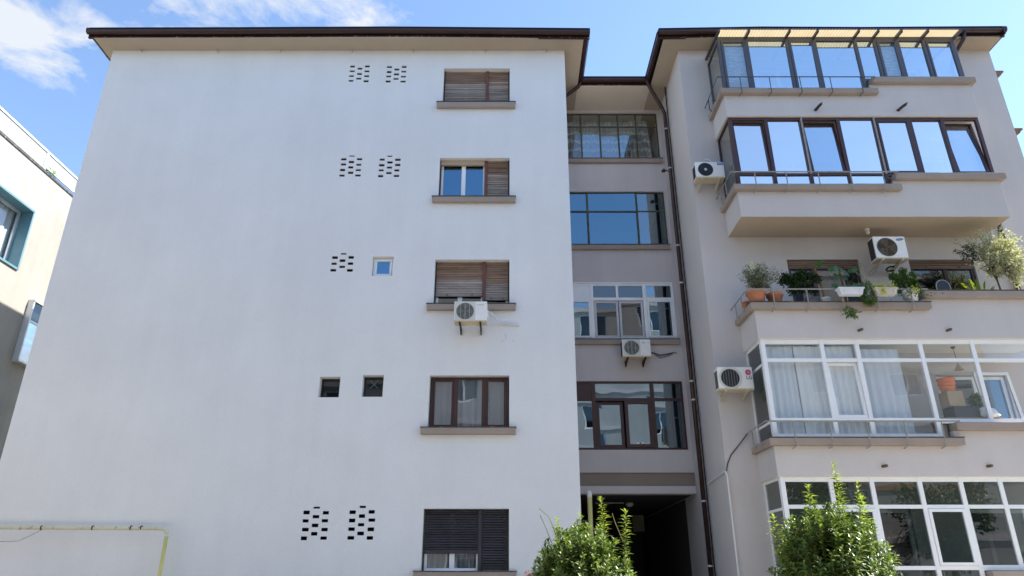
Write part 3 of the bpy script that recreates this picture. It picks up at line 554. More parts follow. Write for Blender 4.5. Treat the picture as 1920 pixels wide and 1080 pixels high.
# top: grey aluminium enclosure with a translucent canopy
z0, z1, zr = 12.42, 14.06, 12.76
xs5 = [5.10, 5.82, 6.82, 7.51, 8.52, 9.00, 9.57, 10.22, 10.98]
g5 = glazing(xs5, [[z0, z1]] * 4 + [[zr, z1]] * 4, GYb, .07, .075, .07, 'alu_grey', 'glass_sky', name='balcony_glazing', sashes={(0, 0): .06, (2, 0): .055, (5, 0): .06, (7, 0): .045}, tw=.05, gm={(0, 0): 'glass_lace', (5, 0): 'glass_lace'})
MB().box(XS + .0, BX1 - .0, GYb + .075, GYb + .09, 12.6, 12.75).build('sill_bar', 'alu_grey', g5)
def side_glass(w, z0, z1, fmat, gmat, fw=.05, rows=()):
    x = BX0 + .05; m = MB(); ya, yb = GYb + .072, YF - .004
    m.box(x, x + .05, ya, yb, z0, z0 + fw); m.box(x, x + .05, ya, yb, z1 - fw, z1); m.box(x, x + .05, yb - fw, yb, z0 + fw, z1 - fw); m.box(x, x + .05, ya, ya + fw * .6, z0 + fw, z1 - fw)
    for r in rows: m.box(x + .002, x + .048, ya + fw * .6, yb - fw, r - fw / 2, r + fw / 2)
    m.build('side_frame', fmat, w, bevel=.003); zz = [z0 + fw, *rows, z1 - fw]
    for a, b in zip(zz[:-1], zz[1:]): pane_obj(w, ya + fw * .6, yb - fw, a, b, 0, gmat, side=x + .025)
side_glass(g5, z0, z1 - .02, 'alu_grey', 'glass_plain')
cz = lambda y: 14.085 + (y - 13.50) * .12
cn = thing  # canopy belongs to the building
m = MB(); xr = [5.08] + [x for x in xs5[1:-1]] + [11.02]
cano = MB()
for x in xr:
    cano.prism([(13.50, cz(13.50) - .045), (13.50, cz(13.50) + .01), (YF - .01, cz(YF) + .01), (YF - .01, cz(YF) - .045)], 0, x - .028, x + .028)
cano.box(5.05, 11.05, 13.455, 13.475, cz(13.46) + .0, cz(13.46) + .012); cano.box(5.05, 11.05, GYb + .005, GYb + .06, 14.062, cz(13.78) - .004)
co = cano.build('canopy_frame', 'alu_grey', B)
for a, b in zip(xr[:-1], xr[1:]):
    s = MB(); n = max(6, int((b - a) / .038)); pts = [(a + .028 + (b - a - .056) * q / n, .003 * (1 if q % 2 else -1)) for q in range(n + 1)]
    for q in range(n):
        (xa, ha), (xb, hb) = pts[q], pts[q + 1]
        s.quad((xa, 13.46, cz(13.46) + .018 + ha), (xb, 13.46, cz(13.46) + .018 + hb), (xb, YF - .02, cz(YF) + .018 + hb), (xa, YF - .02, cz(YF) + .018 + ha))
    s.build('canopy_sheet', 'canopy_sheet', co)
# fourth: brown enclosure with coated panes
z0, z1, zr = 9.80, 11.695, 10.09
xs4 = [5.10, 5.97, 6.80, 7.67, 8.51, 9.36, 10.12, 10.98]
g4 = glazing(xs4, [[z0, 10.14, z1]] * 4 + [[zr, z1]] * 3, GYb, .075, .085, .07, 'pvc_brown', 'glass_coated', name='balcony_glazing', tw=.06, sashes={(0, 1): .05, (2, 1): .055, (4, 0): .05, (6, 0): .055}, tilts={(0, 1): R(3.2), (2, 1): R(4.5), (6, 0): R(5.5)}, gm={(2, 1): 'glass_sky', (6, 0): 'glass_sky'})
side_glass(g4, z0, z1, 'pvc_brown', 'glass_plain')
for x in (7.235, 8.095): pass
for x in (6.80, 8.51): MB().box(x - .02, x + .02, GYb - .016, GYb - .001, z0 + .34, z1).build('cover_strip', 'rail_metal', g4)
# first and ground: white plastic enclosures
z0, z1, zr = 4.165, 6.185, 4.46
xs1 = [5.10, 6.35, 7.07, 8.37, 9.44, 10.98]
g1 = glazing(xs1, [[z0, 4.53, 5.75, z1]] * 3 + [[zr, 5.75, z1]] * 2, GYb, .09, .085, .07, 'pvc_white', 'glass_clear', name='balcony_glazing', tw=.07, sashes={(1, 1): .06}, tilts={(1, 1): R(3.5)}, gm={(3, 0): 'glass_clear', (3, 1): 'glass_clear', (4, 1): 'glass_clear'}, nopane=((4, 0),))
side_glass(g1, z0, z1, 'pvc_white', 'glass_dark', rows=(4.50, 5.68))
sash(g1, 9.62, 10.35, 4.53, 5.62, GYb + .35, .06, .05, 'pvc_white', 'glass_clear', R(6))
z0, z1, zr = 1.405, 3.435, 1.78
xs0 = [5.10, 6.06, 6.84, 7.75, 8.53, 9.28, 10.1, 10.98]
g0 = glazing(xs0, [[z0, 1.82, 2.89, z1]] * 4 + [[zr, 2.89, z1]] * 3, GYb, .09, .085, .07, 'pvc_white', 'glass_dark', name='balcony_glazing', tw=.07, sashes={(3, 1): .055, (1, 1): .055})
side_glass(g0, z0, z1, 'pvc_white', 'glass_dark', rows=(1.82, 2.86))
# windows and doors on the wing wall behind the balconies
for k in range(5):
    fm = 'pvc_brown' if k == 2 else 'pvc_white'; gm_ = 'glass_dark' if k == 2 else 'glass_plain'
    for (a, b, s) in ((6.33, 7.98, True), (9.13, 10.62, False)):
        zz0 = FL[k] - (.62 if (s and k > 0) else 0); zt = TOPS[k]
        xs = [a + .01, a + (b - a) * (.36 if s else .55), b - .01]
        wv = glazing(xs, [zz0 + .005, zt - (.17 if k == 2 else .01)], YF + .05, .07, .09, .06, fm, gm_, name='window')
        room(a, b, zz0, zt, YF + .13, 2.0, 'unlit_interior_shade' if k == 2 else 'room_paint')
        if k == 2: slats(wv, a + .02, b - .02, zt - .22, zt - .005, YF + .04, .04, ('wood_brown', 'wood_brown'), .002, bar=.04)
# drain spouts, soffit lamp, conduits
for (x, z, dx) in ((7.16, 11.88, .07), (9.10, 11.87, .11)):
    MB().tube([(x, BY + .02, z - .02), (x + dx * .5, BY - .12, z), (x + dx, BY - .19, z + .02)], .035, 10).prism([(x + dx * .8, z + .02), (x + dx * 1.15, z + .055), (x + dx * 1.2, z + .03), (x + dx * .9, z - .02)], 1, BY - .23, BY - .19).build('drain_spout', 'brown_metal', B)
for (x, z) in ((7.16, 6.36), (8.98, 6.36), (7.1, 3.62), (9.1, 3.62)): MB().tube([(x - .03, BY + .02, z), (x + .02, BY - .09, z + .005)], .028, 9).build('drain_spout', 'fan_brown', B)
zc = 3.66
MB().tube([(X2 - .03, 16.1, zc - .06), (X2 - .03, YF + .02, zc + .005), (X2 - .03, YF - .03, zc), (X2 + .0, YF - .03, zc - .08), (X2, YF - .03, 0.2)], .021, 8).build('conduit', 'conduit_white', B, smooth=False)
MB().tube([(X2 + .0, YF - .025, zc + .01), (X2 + .03, YF - .02, zc + .14), (X2 + .13, YF - .015, zc + .34), (X2 + .3, YF - .02, zc + .52), (X2 + .42, YF - .04, zc + .66), (BX0 - .16, YF - .03, 4.42)], .010, 6).build('cable', 'cable_black', B)

# ------------------------------------------------------------------ curtains and blinds
def curtain(name, x0, x1, z0, z1, y, mat, label, fold=.11, amp=.025, gather=0.0, cat='curtain', skew=0.0):
    m = MB(); n = max(12, int((x1 - x0) / fold * 8)); rows_ = 8; ph = random.random() * 6
    for j in range(rows_ + 1):
        t = j / rows_
        for i in range(n + 1):
            s = i / n; xx = x0 + (x1 - x0) * s + gather * t * (s - .5) + skew * t
            m.v.append((xx, y + amp * math.sin(s * (x1 - x0) / fold * 2 * math.pi + ph + .5 * math.sin(s * 9)) * (.6 + .6 * (1 - t)) , z0 + (z1 - z0) * t))
    for j in range(rows_):
        for i in range(n):
            a = j * (n + 1) + i; m.f.append((a, a + 1, a + n + 2, a + n + 1)); m.m.append(0)
    o = m.build(name, mat, pivot=((x0 + x1) / 2, y, z0), smooth=True); return tag(o, label, cat)
curtain('lace_curtain', 1.55, 2.15, 12.82, 14.28, YR + .22, 'lace', 'narrow lace curtain at the left of the top window in the recessed bay')
curtain('lace_curtain', 2.12, 3.55, 12.82, 14.28, YR + .24, 'lace', 'wide lace curtain with woven bands across the top bay window', skew=.06)
curtain('lace_curtain', 3.60, 4.10, 12.82, 14.28, YR + .22, 'lace', 'lace curtain tied in at the right end of the top bay window', skew=-.10)
curtain('grey_curtain', 3.55, 3.95, 7.36, 8.44, YR + .16, 'sheer_dim', 'vertical pleated grey curtain behind the right pane of the white bay window', fold=.09)
curtain('dark_curtain', 4.0, 4.24, 7.36, 8.44, YR + .20, 'drape_dark', 'dark drape at the far right of the white bay window', fold=.09)
curtain('blue_curtain', 3.98, 4.20, 4.58, 5.78, YR + .16, 'drape_dark', 'dark bunched drape at the right end of the brown bay window', fold=.16)
curtain('sheer_curtain', -1.72, -0.12, 4.60, 5.66, YF + .30, 'sheer_dim', 'thin grey curtain behind the brown three-pane window of the left wing', fold=.2)
curtain('sheer_curtain', -1.70, -0.70, 1.80, 2.5, YF + .30, 'sheer_dim', 'greenish grey curtain below the half-closed navy shutter', fold=.13)
curtain('sheer_curtain', 5.22, 5.78, 4.2, 6.08, 13.90, 'sheer_grey', 'thin grey curtain by the corner post of the white first-floor balcony glazing', fold=.13, amp=.016)
curtain('sheer_curtain', 5.80, 7.02, 4.2, 6.08, 13.89, 'sheer_white', 'pleated white curtain behind the left panes of the white balcony glazing', fold=.16, amp=.02)
curtain('sheer_curtain', 7.10, 7.95, 4.2, 6.02, 13.90, 'sheer_grey', 'grey blue curtain hanging in the third bay of the white balcony glazing', fold=.17, amp=.02)
for (a, b, lab) in ((5.22, 5.74, 'wavy pale blind behind the leftmost pane of the top balcony glazing'), (9.08, 9.50, 'wavy pale blind behind the narrow sash right of centre on the top balcony')):
    m = MB(); n = 60
    for j in range(n + 1):
        for x in (a, b): m.v.append((x, GYb + .10 + .006 * math.sin(j * 1.3), 12.8 + (13.98 - 12.8) * j / n))
    for j in range(n): m.f.append((2 * j, 2 * j + 1, 2 * j + 3, 2 * j + 2)); m.m.append(0)
    tag(m.build('roller_blind', 'blind_wavy', pivot=((a + b) / 2, GYb + .1, 12.8), smooth=True), lab, 'blind')

# ------------------------------------------------------------------ air conditioners
def text_part(txt, size, x, y, z, mat, parent, shear=0.0, name='lettering', spacing=1.0, rot=0.0):
    c = bpy.data.curves.new('t', 'FONT'); c.body = txt; c.size = size; c.align_x = 'CENTER'; c.align_y = 'CENTER'; c.shear = shear; c.extrude = .0008; c.space_character = spacing; c.offset = size * .012
    o = bpy.data.objects.new('t', c); COL.objects.link(o); bpy.context.view_layer.update()
    me = bpy.data.meshes.new_from_object(o.evaluated_get(bpy.context.evaluated_depsgraph_get())); bpy.data.objects.remove(o); bpy.data.curves.remove(c)
    me.materials.clear(); me.materials.append(MATS[mat]); org = ORG[parent.name]
    me.transform(Matrix.Translation(Vector((x, y, z)) - org) @ Matrix.Rotation(rot, 4, 'Y') @ Matrix.Rotation(R(90), 4, 'X'))
    q = bpy.data.objects.new(name, me); COL.objects.link(q); q.parent = parent; ORG[q.name] = org; return q
def ac_unit(label, x0, x1, z0, z1, yf, yw, style):
    d = .27; A = thing('air_conditioner', label, 'air conditioner', ((x0 + x1) / 2, yf + d / 2, z0), 'outdoor air conditioning units on the facade')
    w, h = x1 - x0, z1 - z0; body = MB().box(x0, x1, yf, yf + d, z0 + .025, z1).build('casing', 'ac_white', A, bevel=.014)
    MB().box(x0 + .004, x1 - .004, yf - .004, yf + d + .004, z0, z0 + .028).build('base_pan', 'ac_base', A, bevel=.004)
    fr = .40 * h if style != 'old' else .405 * h; fx, fz = x0 + .035 + fr + (.02 if style != 'old' else .012), z0 + h * .51; y = yf - .003
    if style == 'old':
        MB().box(fx - fr - .03, fx + fr + .03, yf - .008, yf + .002, fz - fr - .028, fz + fr + .028).build('grille_panel', 'ac_cream', A, bevel=.003); y = yf - .011
        MB().disc(fx, y, fz, fr, 36).build('fan_opening', 'coil_grey', A)
        for k, t in enumerate((-.5, 0, .5)): MB().box(fx + t * fr - .006, fx + t * fr + .006, y - .010, y - .004, fz - fr * math.sqrt(1 - t * t), fz + fr * math.sqrt(1 - t * t)).build('guard_bar', 'grille_wire', A)
        bl = MB()
        for k in range(4):
            a = k * math.pi / 2 + .4; bl.poly([(fx, y - .002, fz)] + [(fx + fr * .85 * math.cos(a + t), y - .002, fz + fr * .85 * math.sin(a + t)) for t in (0, .25, .5, .75)])
        bl.build('fan_blade', 'coil_dark', A)
        ring = MB()
        for q in (.3, .5, .7, .88): ring.tube([(fx + fr * q * math.cos(t * math.pi / 16), y - .006, fz + fr * q * math.sin(t * math.pi / 16)) for t in range(33)], .0022, 4, cap=False)
        ring.build('fan_guard', 'coil_grey', A)
    else:
        if style == 'ring': MB().lathe([(fr * 1.22, 0), (fr * 1.2, -.016), (fr * 1.08, -.020), (fr, -.008), (fr * .99, 0)], fx, yf, fz, 40, axis='y').build('fan_shroud', 'ac_cream', A, smooth=True)
        dm = {'ring': 'fan_dark', 'dark': 'fan_navy', 'brown': 'fan_brown'}[style]
        MB().disc(fx, y, fz, fr, 40).build('fan_opening', dm, A)
        bl = MB()
        for k in range(3):
            a = k * math.pi * 2 / 3 + .4; bl.poly([(fx, y - .002, fz)] + [(fx + fr * .9 * math.cos(a + t), y - .002, fz + fr * .9 * math.sin(a + t)) for t in (0, .3, .6, .9)])
        bl.build('fan_blade', 'fan_dark' if style != 'brown' else 'rust_and_vent_shade', A)
        ring = MB()
        if style == 'dark':
            for q in (.3, .42, .54, .66, .78, .9, 1.0): ring.tube([(fx + fr * q * math.cos(t * math.pi / 18), y - .006, fz + fr * q * math.sin(t * math.pi / 18)) for t in range(37)], .0028, 4, cap=False)
        else:
            n = 7 if style == 'ring' else 9
            for k in range(1, n):
                t = -1 + 2 * k / n; e = fr * math.sqrt(1 - t * t)
                ring.tube([(fx + t * fr, y - .007, fz - e), (fx + t * fr, y - .007, fz + e)] if style == 'ring' else [(fx - e, y - .007, fz + t * fr), (fx + e, y - .007, fz + t * fr)], .0025 if style == 'ring' else .005, 4)
            ring.tube([(fx + fr * math.cos(t * math.pi / 18), y - .004, fz + fr * math.sin(t * math.pi / 18)) for t in range(37)], .005, 5, cap=False)
        ring.build('fan_guard', {'ring': 'grille_wire', 'dark': 'fan_dark', 'brown': 'fan_brown'}[style], A)
        if style == 'dark': MB().disc(fx, y - .010, fz, fr * .2, 20).build('hub', 'hub_grey', A)
    # side louvres / coil
    if style in ('ring', 'dark'):
        for k in range(9): MB().box(x0 - .012, x0 + .001, yf + .05, yf + d - .05, z0 + .06 + k * (h - .12) / 9, z0 + .06 + k * (h - .12) / 9 + .022).build('louvre', 'fan_dark', A)
    else: MB().box(x0 - .003, x0 + .002, yf + .035, yf + d - .02, z0 + .04, z1 - .03).build('side_coil', 'fan_dark', A)
    bm = 'rust_and_vent_shade' if style == 'old' else 'bracket_cream'
    for x in (x0 + w * .18, x1 - w * .20):
        b = MB(); b.box(x - .018, x + .018, yf - .01, yw - .002, z0 - .035, z0 - .002); b.box(x - .014, x + .014, yw - .03, yw - .003, z0 - .14, z0 - .036)
        b.prism([(yf + .03, z0 - .036), (yf + .08, z0 - .036), (yw - .031, z0 - .10), (yw - .031, z0 - .135)], 0, x - .012, x + .012); b.build('bracket', bm, A)
    return A, fx, fz, fr
a, *_ = ac_unit('older white air conditioner with barred square fan grille under the half-open wooden shutter', -1.25, -0.54, 6.74, 7.21, 14.2, YF, 'old')
m = MB(); xx = -.76
for k, dx in enumerate((0, .03, .055, .08, .105, .13)):      # worn, no longer legible red script
    m.tube([(xx + dx, 14.192, 7.115 + random.uniform(-.006, .004)), (xx + dx + .012, 14.192, 7.13 + random.uniform(0, .012)), (xx + dx + .022, 14.192, 7.112)], .0028, 4)
m.build('worn_script', 'logo_red', a)
MB().box(-.545, -.515, 14.28, 14.42, 6.86, 7.05).build('valve_cover', 'ac_white', a, bevel=.01)
MB().tube([(-.51, 14.36, 7.0), (-.47, 14.42, 7.03), (-.38, 14.55, 6.98), (-.28, 14.66, 6.86), (-.16, 14.665, 6.85), (.02, 14.665, 6.845), (.12, 14.67, 6.835), (.15, 14.71, 6.82)], .02, 8).build('refrigerant_pipe', 'pipe_wrap', a, smooth=True)
a, *_ = ac_unit('cream air conditioner with dark barred fan hanging below the white window of the recessed bay', 2.76, 3.47, 6.75, 7.21, 16.80, YR, 'old')
MB().box(3.26, 3.34, 16.792, 16.80, 7.11, 7.12).build('marking', 'coil_grey', a); MB().box(3.40, 3.418, 16.791, 16.80, 7.11, 7.13).build('marking', 'logo_red', a)
for k, s in ((0, .0), (1, .09), (2, .03)): MB().tube([(3.48, 17.0, 6.92), (3.60, 17.15, 6.97 - s * .3), (3.78, 17.22, 6.93 - s), (3.98, 17.22, 6.96 - s * .6), (4.16, 17.22, 7.0), (4.22, 17.25, 6.98)], .008, 6).build('cable', 'cable_black', a)
a, *_ = ac_unit('white air conditioner with round dark fan and small blue badge beside the brown balcony glazing', 4.34, 5.02, 10.35, 10.79, 14.25, YF, 'dark')
MB().box(4.86, 5.0, 14.244, 14.2495, 10.70, 10.765).build('badge', 'logo_cyan', a); text_part('Midea', .045, 4.93, 14.242, 10.733, 'logo_white', a)
MB().box(5.02, 5.05, 14.32, 14.46, 10.42, 10.58).build('valve_cover', 'ac_white', a, bevel=.01)
MB().tube([(4.97, 14.45, 10.78), (4.97, 14.60, 10.88), (4.92, 14.66, 11.0), (4.80, 14.67, 11.12), (4.74, 14.71, 11.15)], .02, 8).build('refrigerant_pipe', 'conduit_white', a, smooth=True)
a, *_ = ac_unit('white air conditioner with pink round emblem beside the white first-floor balcony glazing', 4.30, 5.03, 5.26, 5.75, 14.25, YF, 'ring')
MB().disc(4.935, 14.246, 5.63, .060, 28).build('emblem', 'logo_pink', a)
MB().box(4.930, 4.938, 14.243, 14.2455, 5.612, 5.655).box(4.938, 4.956, 14.243, 14.2455, 5.612, 5.618).box(4.955, 4.978, 14.243, 14.2455, 5.627, 5.633).disc(4.915, 14.243, 5.64, .005, 10).build('emblem_face', 'logo_white', a)
text_part('LG', .105, 4.945, 14.245, 5.515, 'logo_grey', a)
a, *_ = ac_unit('white air conditioner with brown fan and blue oval badge above the balcony plants', 8.05, 8.76, 8.16, 8.71, 14.05, YF, 'brown')
MB().disc(8.64, 14.046, 8.63, .028, 28, rx=.085, tilt=R(8)).build('badge', 'logo_blue', a); text_part('SAMSUNG', .026, 8.64, 14.043, 8.63, 'logo_white', a, rot=-R(8))
MB().box(8.0, 8.03, 14.64, 14.698, 7.75, 8.35).build('mounting_rail', 'bracket_cream', a)
MB().tube([(8.52 + .075 * math.cos(q * .35), 14.45 + .08 * math.sin(q * .35), 8.06 + .004 * q) for q in range(19)], .02, 8).build('pipe_coil', 'fan_dark', a, smooth=True)
# small lamps and fittings
t = thing('ceiling_lamp', 'small bare bulb lamp under the balcony ceiling left of the oval-badged air conditioner', 'lamp', (8.10, 14.28, 9.02)); MB().lathe([(.0, 0), (.06, 0), (.06, -.035), (.04, -.045), (.035, -.06), (0, -.06)], 8.10, 14.28, 9.018, 16).build('lamp_base', 'lamp_white', t, smooth=True); MB().lathe([(.02, -.05), (.045, -.085), (.045, -.11), (.025, -.14), (0, -.145)], 8.10, 14.28, 9.018, 14).build('bulb', 'lamp_white', t, smooth=True)
t = thing('wall_lamp', 'tiny dark lamp on an arm beside the brown downpipe in the recessed bay', 'lamp', (4.2, YR, 11.9)); MB().tube([(4.33, 16.6, 11.93), (4.26, 16.55, 11.99), (4.17, 16.5, 11.98)], .014, 6).build('arm', 'rail_dark', t); MB().lathe([(.02, .03), (.06, -.02), (.065, -.05), (0, -.05)], 4.14, 16.48, 11.97, 12).build('lamp_head', 'rail_dark', t)
t = thing('passage_lamp', 'round lamp on a thin conduit on the dark passage ceiling', 'lamp', (3.05, 19.3, 3.5)); MB().tube([(2.2, 19.3, 3.5), (2.95, 19.3, 3.5)], .012, 6).build('conduit', 'conduit_white', t); MB().lathe([(0, 0), (.09, -.01), (.11, -.06), (.06, -.11), (0, -.12)], 3.1, 19.3, 3.52, 16).build('lamp_shade', 'lamp_white', t, smooth=True)
m = MB().box(3.58, 3.92, 21.93, 21.95, 2.95, 3.42); tag(m.build('notice_board', 'sign_board', pivot=(3.75, 21.94, 2.95)), 'pale notice board at the back of the dark passage', 'sign')  # board colour dimmed to carry the shade of the passage

# ------------------------------------------------------------------ gas pipes
t = thing('gas_pipe', 'rusty cream gas pipe running along the lower left wall and turning down in yellow', 'pipe', (-6.7, 14.5, 0))
MB().tube([(-16.0, 14.5, 2.60), (-6.85, 14.5, 2.55)] + [(-6.85 + .12 * math.sin(a), 14.5, 2.43 + .12 * math.cos(a)) for a in (0.3, .6, .9, 1.2, 1.57)], .036, 12).build('pipe_run', 'gas_cream', t, smooth=True)
MB().tube([(-6.73, 14.5, 2.44), (-6.73, 14.5, 0.1)], .036, 12).build('riser', 'gas_yellow', t, smooth=True)
for x in (-9.2, -8.2, -7.45, -7.25): MB().tube([(x - .012, 14.5, 2.563), (x + .012, 14.5, 2.563)], .044, 10).build('clip', 'rust', t)
MB().tube([(-6.73, 14.5, 2.40), (-6.73, 14.5, 2.44)], .042, 12).build('collar', 'flaked_paint', t)
o = MB().tube([(-9.2, 14.52, 2.53), (-9.45, 14.53, 2.40), (-9.62, 14.54, 2.32), (-9.9, 14.55, 2.31), (-11.5, 14.55, 2.33)], .006, 5).build('cable', 'rail_metal', pivot=(-9.6, 14.55, 2.3)); tag(o, 'thin loose cable hanging below the rusty gas pipe', 'cable')
t = thing('gas_pipe', 'upright yellow gas pipe with white cap at the passage entrance behind the left shrub', 'pipe', (1.66, 15.6, 0)); MB().tube([(1.66, 15.6, 0.1), (1.66, 15.6, 3.27)], .05, 12).build('riser', 'gas_yellow', t, smooth=True); MB().tube([(1.66, 15.6, 3.24), (1.66, 15.6, 3.35), (1.66, 15.6, 3.39)], [.054, .054, .03], 12).build('cap', 'pipe_wrap', t, smooth=True)

# ------------------------------------------------------------------ foliage
def leaf_mesh(P, D, Nn, Ln, Wd, bend=0.25):
    """many folded lance-shaped leaves: base points P, directions D, face normals Nn, lengths, widths"""
    P, D, Nn = map(np.asarray, (P, D, Nn)); n = len(P); D = D / np.linalg.norm(D, axis=1, keepdims=True)
    S_ = np.cross(D, Nn); S_ /= np.linalg.norm(S_, axis=1, keepdims=True) + 1e-9; U = np.cross(S_, D)
    Ln = np.asarray(Ln).reshape(n, 1); Wd = np.asarray(Wd).reshape(n, 1)
    v = np.stack([P, P + D * Ln * .45 + S_ * Wd * .5 + U * Ln * .06, P + D * Ln * .45 - S_ * Wd * .5 + U * Ln * .06, P + D * Ln * .5, P + D * Ln - U * Ln * bend], 1)
    b = (np.arange(n) * 5)[:, None]
    f = np.concatenate([b + [0, 3, 1], b + [1, 3, 4], b + [0, 2, 3], b + [3, 2, 4]], 1).reshape(-1, 3)
    return v.reshape(-1, 3), f
def leaves_obj(name, P, D, Nn, Ln, Wd, mat, parent, bend=.25):
    v, f = leaf_mesh(P, D, Nn, Ln, Wd, bend); m = MB(); m.v = [tuple(q) for q in v]; m.f = [tuple(int(k) for k in q) for q in f]; m.m = [0] * len(m.f)
    o = m.build(name, mat, parent); o['kind'] = 'stuff'; return o
def unit(n): q = rng.normal(size=(n, 3)); return q / np.linalg.norm(q, axis=1, keepdims=True)
def bush(parent, c, rad, n, L, Wd, mat, up=0.35, shell=0.45, name='crown', clump=0):
    """leaf cloud filling an uneven ellipsoid in clumps"""
    if clump:
        cc = unit(clump) * (rng.random((clump, 1)) ** .4) * .8; k = rng.integers(0, clump, n); q = cc[k] + unit(n) * (rng.random((n, 1)) ** .5) * rng.uniform(.18, .38, (clump, 1))[k]
    else: q = unit(n) * (shell + (1 - shell) * rng.random((n, 1)) ** .6)
    P = np.asarray(c) + q * np.asarray(rad); D = q + unit(n) * .8 + np.array([0, 0, up]); N_ = unit(n) + np.array([0, 0, .8])
    return leaves_obj(name, P, D, N_, L * rng.uniform(.6, 1.25, n), Wd * rng.uniform(.7, 1.2, n), mat, parent)
def shrub(label, c, rx, rz, ztop, shoots, seed):
    global rng
    rng = np.random.default_rng(seed); rr = random.Random(seed)
    t = thing('shrub', label, 'shrub', (c[0], c[1], .12), 'leafy shrubs in front of the building')
    stems = MB(); P, D, N_, Ln, Wd = [], [], [], [], []; P2, D2, N2, L2, W2 = [], [], [], [], []
    def grow(p0, p1, r, dens, young, lmin=.3):
        nonlocal stems
        p0, p1 = Vector(p0), Vector(p1); out = (p1 - p0); mid = p0.lerp(p1, .5) + Vector((out.x * .18, out.y * .18, -.05 if not young else 0)); pts = []
        for k in range(7):
            s = k / 6; pts.append(p0 * (1 - s) ** 2 + mid * 2 * s * (1 - s) + p1 * s * s)
        stems.tube(pts, [r * (1 - .75 * k / 6) for k in range(7)], 5)
        n = int(out.length * dens); ang = rr.random() * 6
        for k in range(n):
            s = lmin + (1 - lmin) * (k + rr.random() * .6) / n; p = p0 * (1 - s) ** 2 + mid * 2 * s * (1 - s) + p1 * s * s; tg = ((mid - p0) * (1 - s) + (p1 - mid) * s).normalized()
            ang += 2.4; o1 = tg.orthogonal().normalized(); o2 = tg.cross(o1); rad = o1 * math.cos(ang) + o2 * math.sin(ang)
            d = rad * (.9 if not young else .8) + tg * (.5 if s < .9 else 1.2) + Vector((0, 0, -.15 if young else -.05)); nn = tg * .9 + Vector((0, 0, .5)) + Vector([rr.uniform(-.4, .4) for _ in range(3)])
            ll = (.105 if not young else .105) * rr.uniform(.7, 1.2) * (1 - .35 * max(0, s - .7) / .3)
            (P2 if young and s > .45 else P).append(p); (D2 if young and s > .45 else D).append(d); (N2 if young and s > .45 else N_).append(nn); (L2 if young and s > .45 else Ln).append(ll); (W2 if young and s > .45 else Wd).append(ll * rr.uniform(.32, .46))
    z0 = .15; zc = ztop - rz; main_stems = stems
    for k in range(420):
        a = rr.random() * 2 * math.pi; el = math.asin(rr.uniform(-.35, 1)); q = rr.uniform(.8, 1.06)
        tip = Vector((c[0] + rx * q * math.cos(el) * math.cos(a), c[1] + rx * q * math.cos(el) * math.sin(a), zc + rz * q * math.sin(el)))
        base = Vector((c[0], c[1], zc - rz * .5)).lerp(tip, .18); base.z = min(base.z, tip.z - .1) if el > 0 else base.z
        grow(base, tip, .006, 80, False, .12)
        if rr.random() < .8:                                    # side twigs make the inside dense
            b2 = base.lerp(tip, .5); tp = b2 + Vector((rr.uniform(-.25, .25), rr.uniform(-.25, .25), rr.uniform(.0, .22))); grow(b2, tp, .004, 80, False, .1)
    for (x, z) in shoots:
        stems = MB(); P2.clear(); D2.clear(); N2.clear(); L2.clear(); W2.clear(); y = c[1] + rr.uniform(-.25, .1); grow((x + rr.uniform(-.08, .08), y, zc + rz * .35), (x, y + rr.uniform(-.04, .04), z), .006, 85, True, .15)
        v_, f_ = leaf_mesh(P2, D2, N2, L2, W2); i0 = len(stems.v); stems.v += [tuple(q) for q in v_]; stems.f += [tuple(int(k) + i0 for k in q) for q in f_]; stems.m += [1] * len(f_); stems.build('young_shoot', ['twig', 'leaf_shoot'], t); stems = main_stems
    for k in range(5): stems.tube([(c[0] + .05 * k - .1, c[1] + rr.uniform(-.05, .05), .1), (c[0] + rr.uniform(-.15, .15), c[1] + rr.uniform(-.15, .15), zc - rz * .3)], [.022, .014], 6)
    stems.build('stems', 'twig', t)['kind'] = 'stuff'
    leaves_obj('crown', P, D, N_, Ln, Wd, 'leaf_shrub', t)
    return t
s1 = shrub('rounded green shrub in sunlight in front of the dark passage', (0.83, 9.0, 0), .61, .74, 2.26, [(1.10, 2.56), (1.36, 2.38), (.55, 2.30), (.84, 2.34)], 3)
m = MB()
for (x, z, dx) in ((.42, 2.42, -.09), (.36, 2.34, -.02), (1.22, 2.36, .0)): m.tube([(x + .12, 9.0, z - .32), (x + .03, 8.97, z - .1), (x + dx, 8.95, z)], .005, 5)
m.build('bare_twig', 'twig', s1)
shrub('tall sunlit shrub with upright pale shoots before the ground-floor balcony glazing', (3.60, 8.5, 0), .67, .86, 2.42, [(3.44, 2.62), (3.71, 2.86), (3.98, 2.64), (4.09, 2.50), (3.02, 2.28), (3.84, 2.54)], 5)
t = thing('rose', 'pink flower tips showing at the bottom edge beside the left shrub', 'flower', (.22, 9.0, .12)); rng = np.random.default_rng(2)
MB().tube([(.25, 9.0, .12), (.22, 9.0, 1.62)], .006, 5).build('stem', 'twig', t); leaves_obj('petals', np.array([[.21, 8.98, 1.66]]) + rng.normal(size=(26, 3)) * .02, unit(26) + [0, 0, .6], unit(26), np.full(26, .04), np.full(26, .03), 'flower_pink', t)

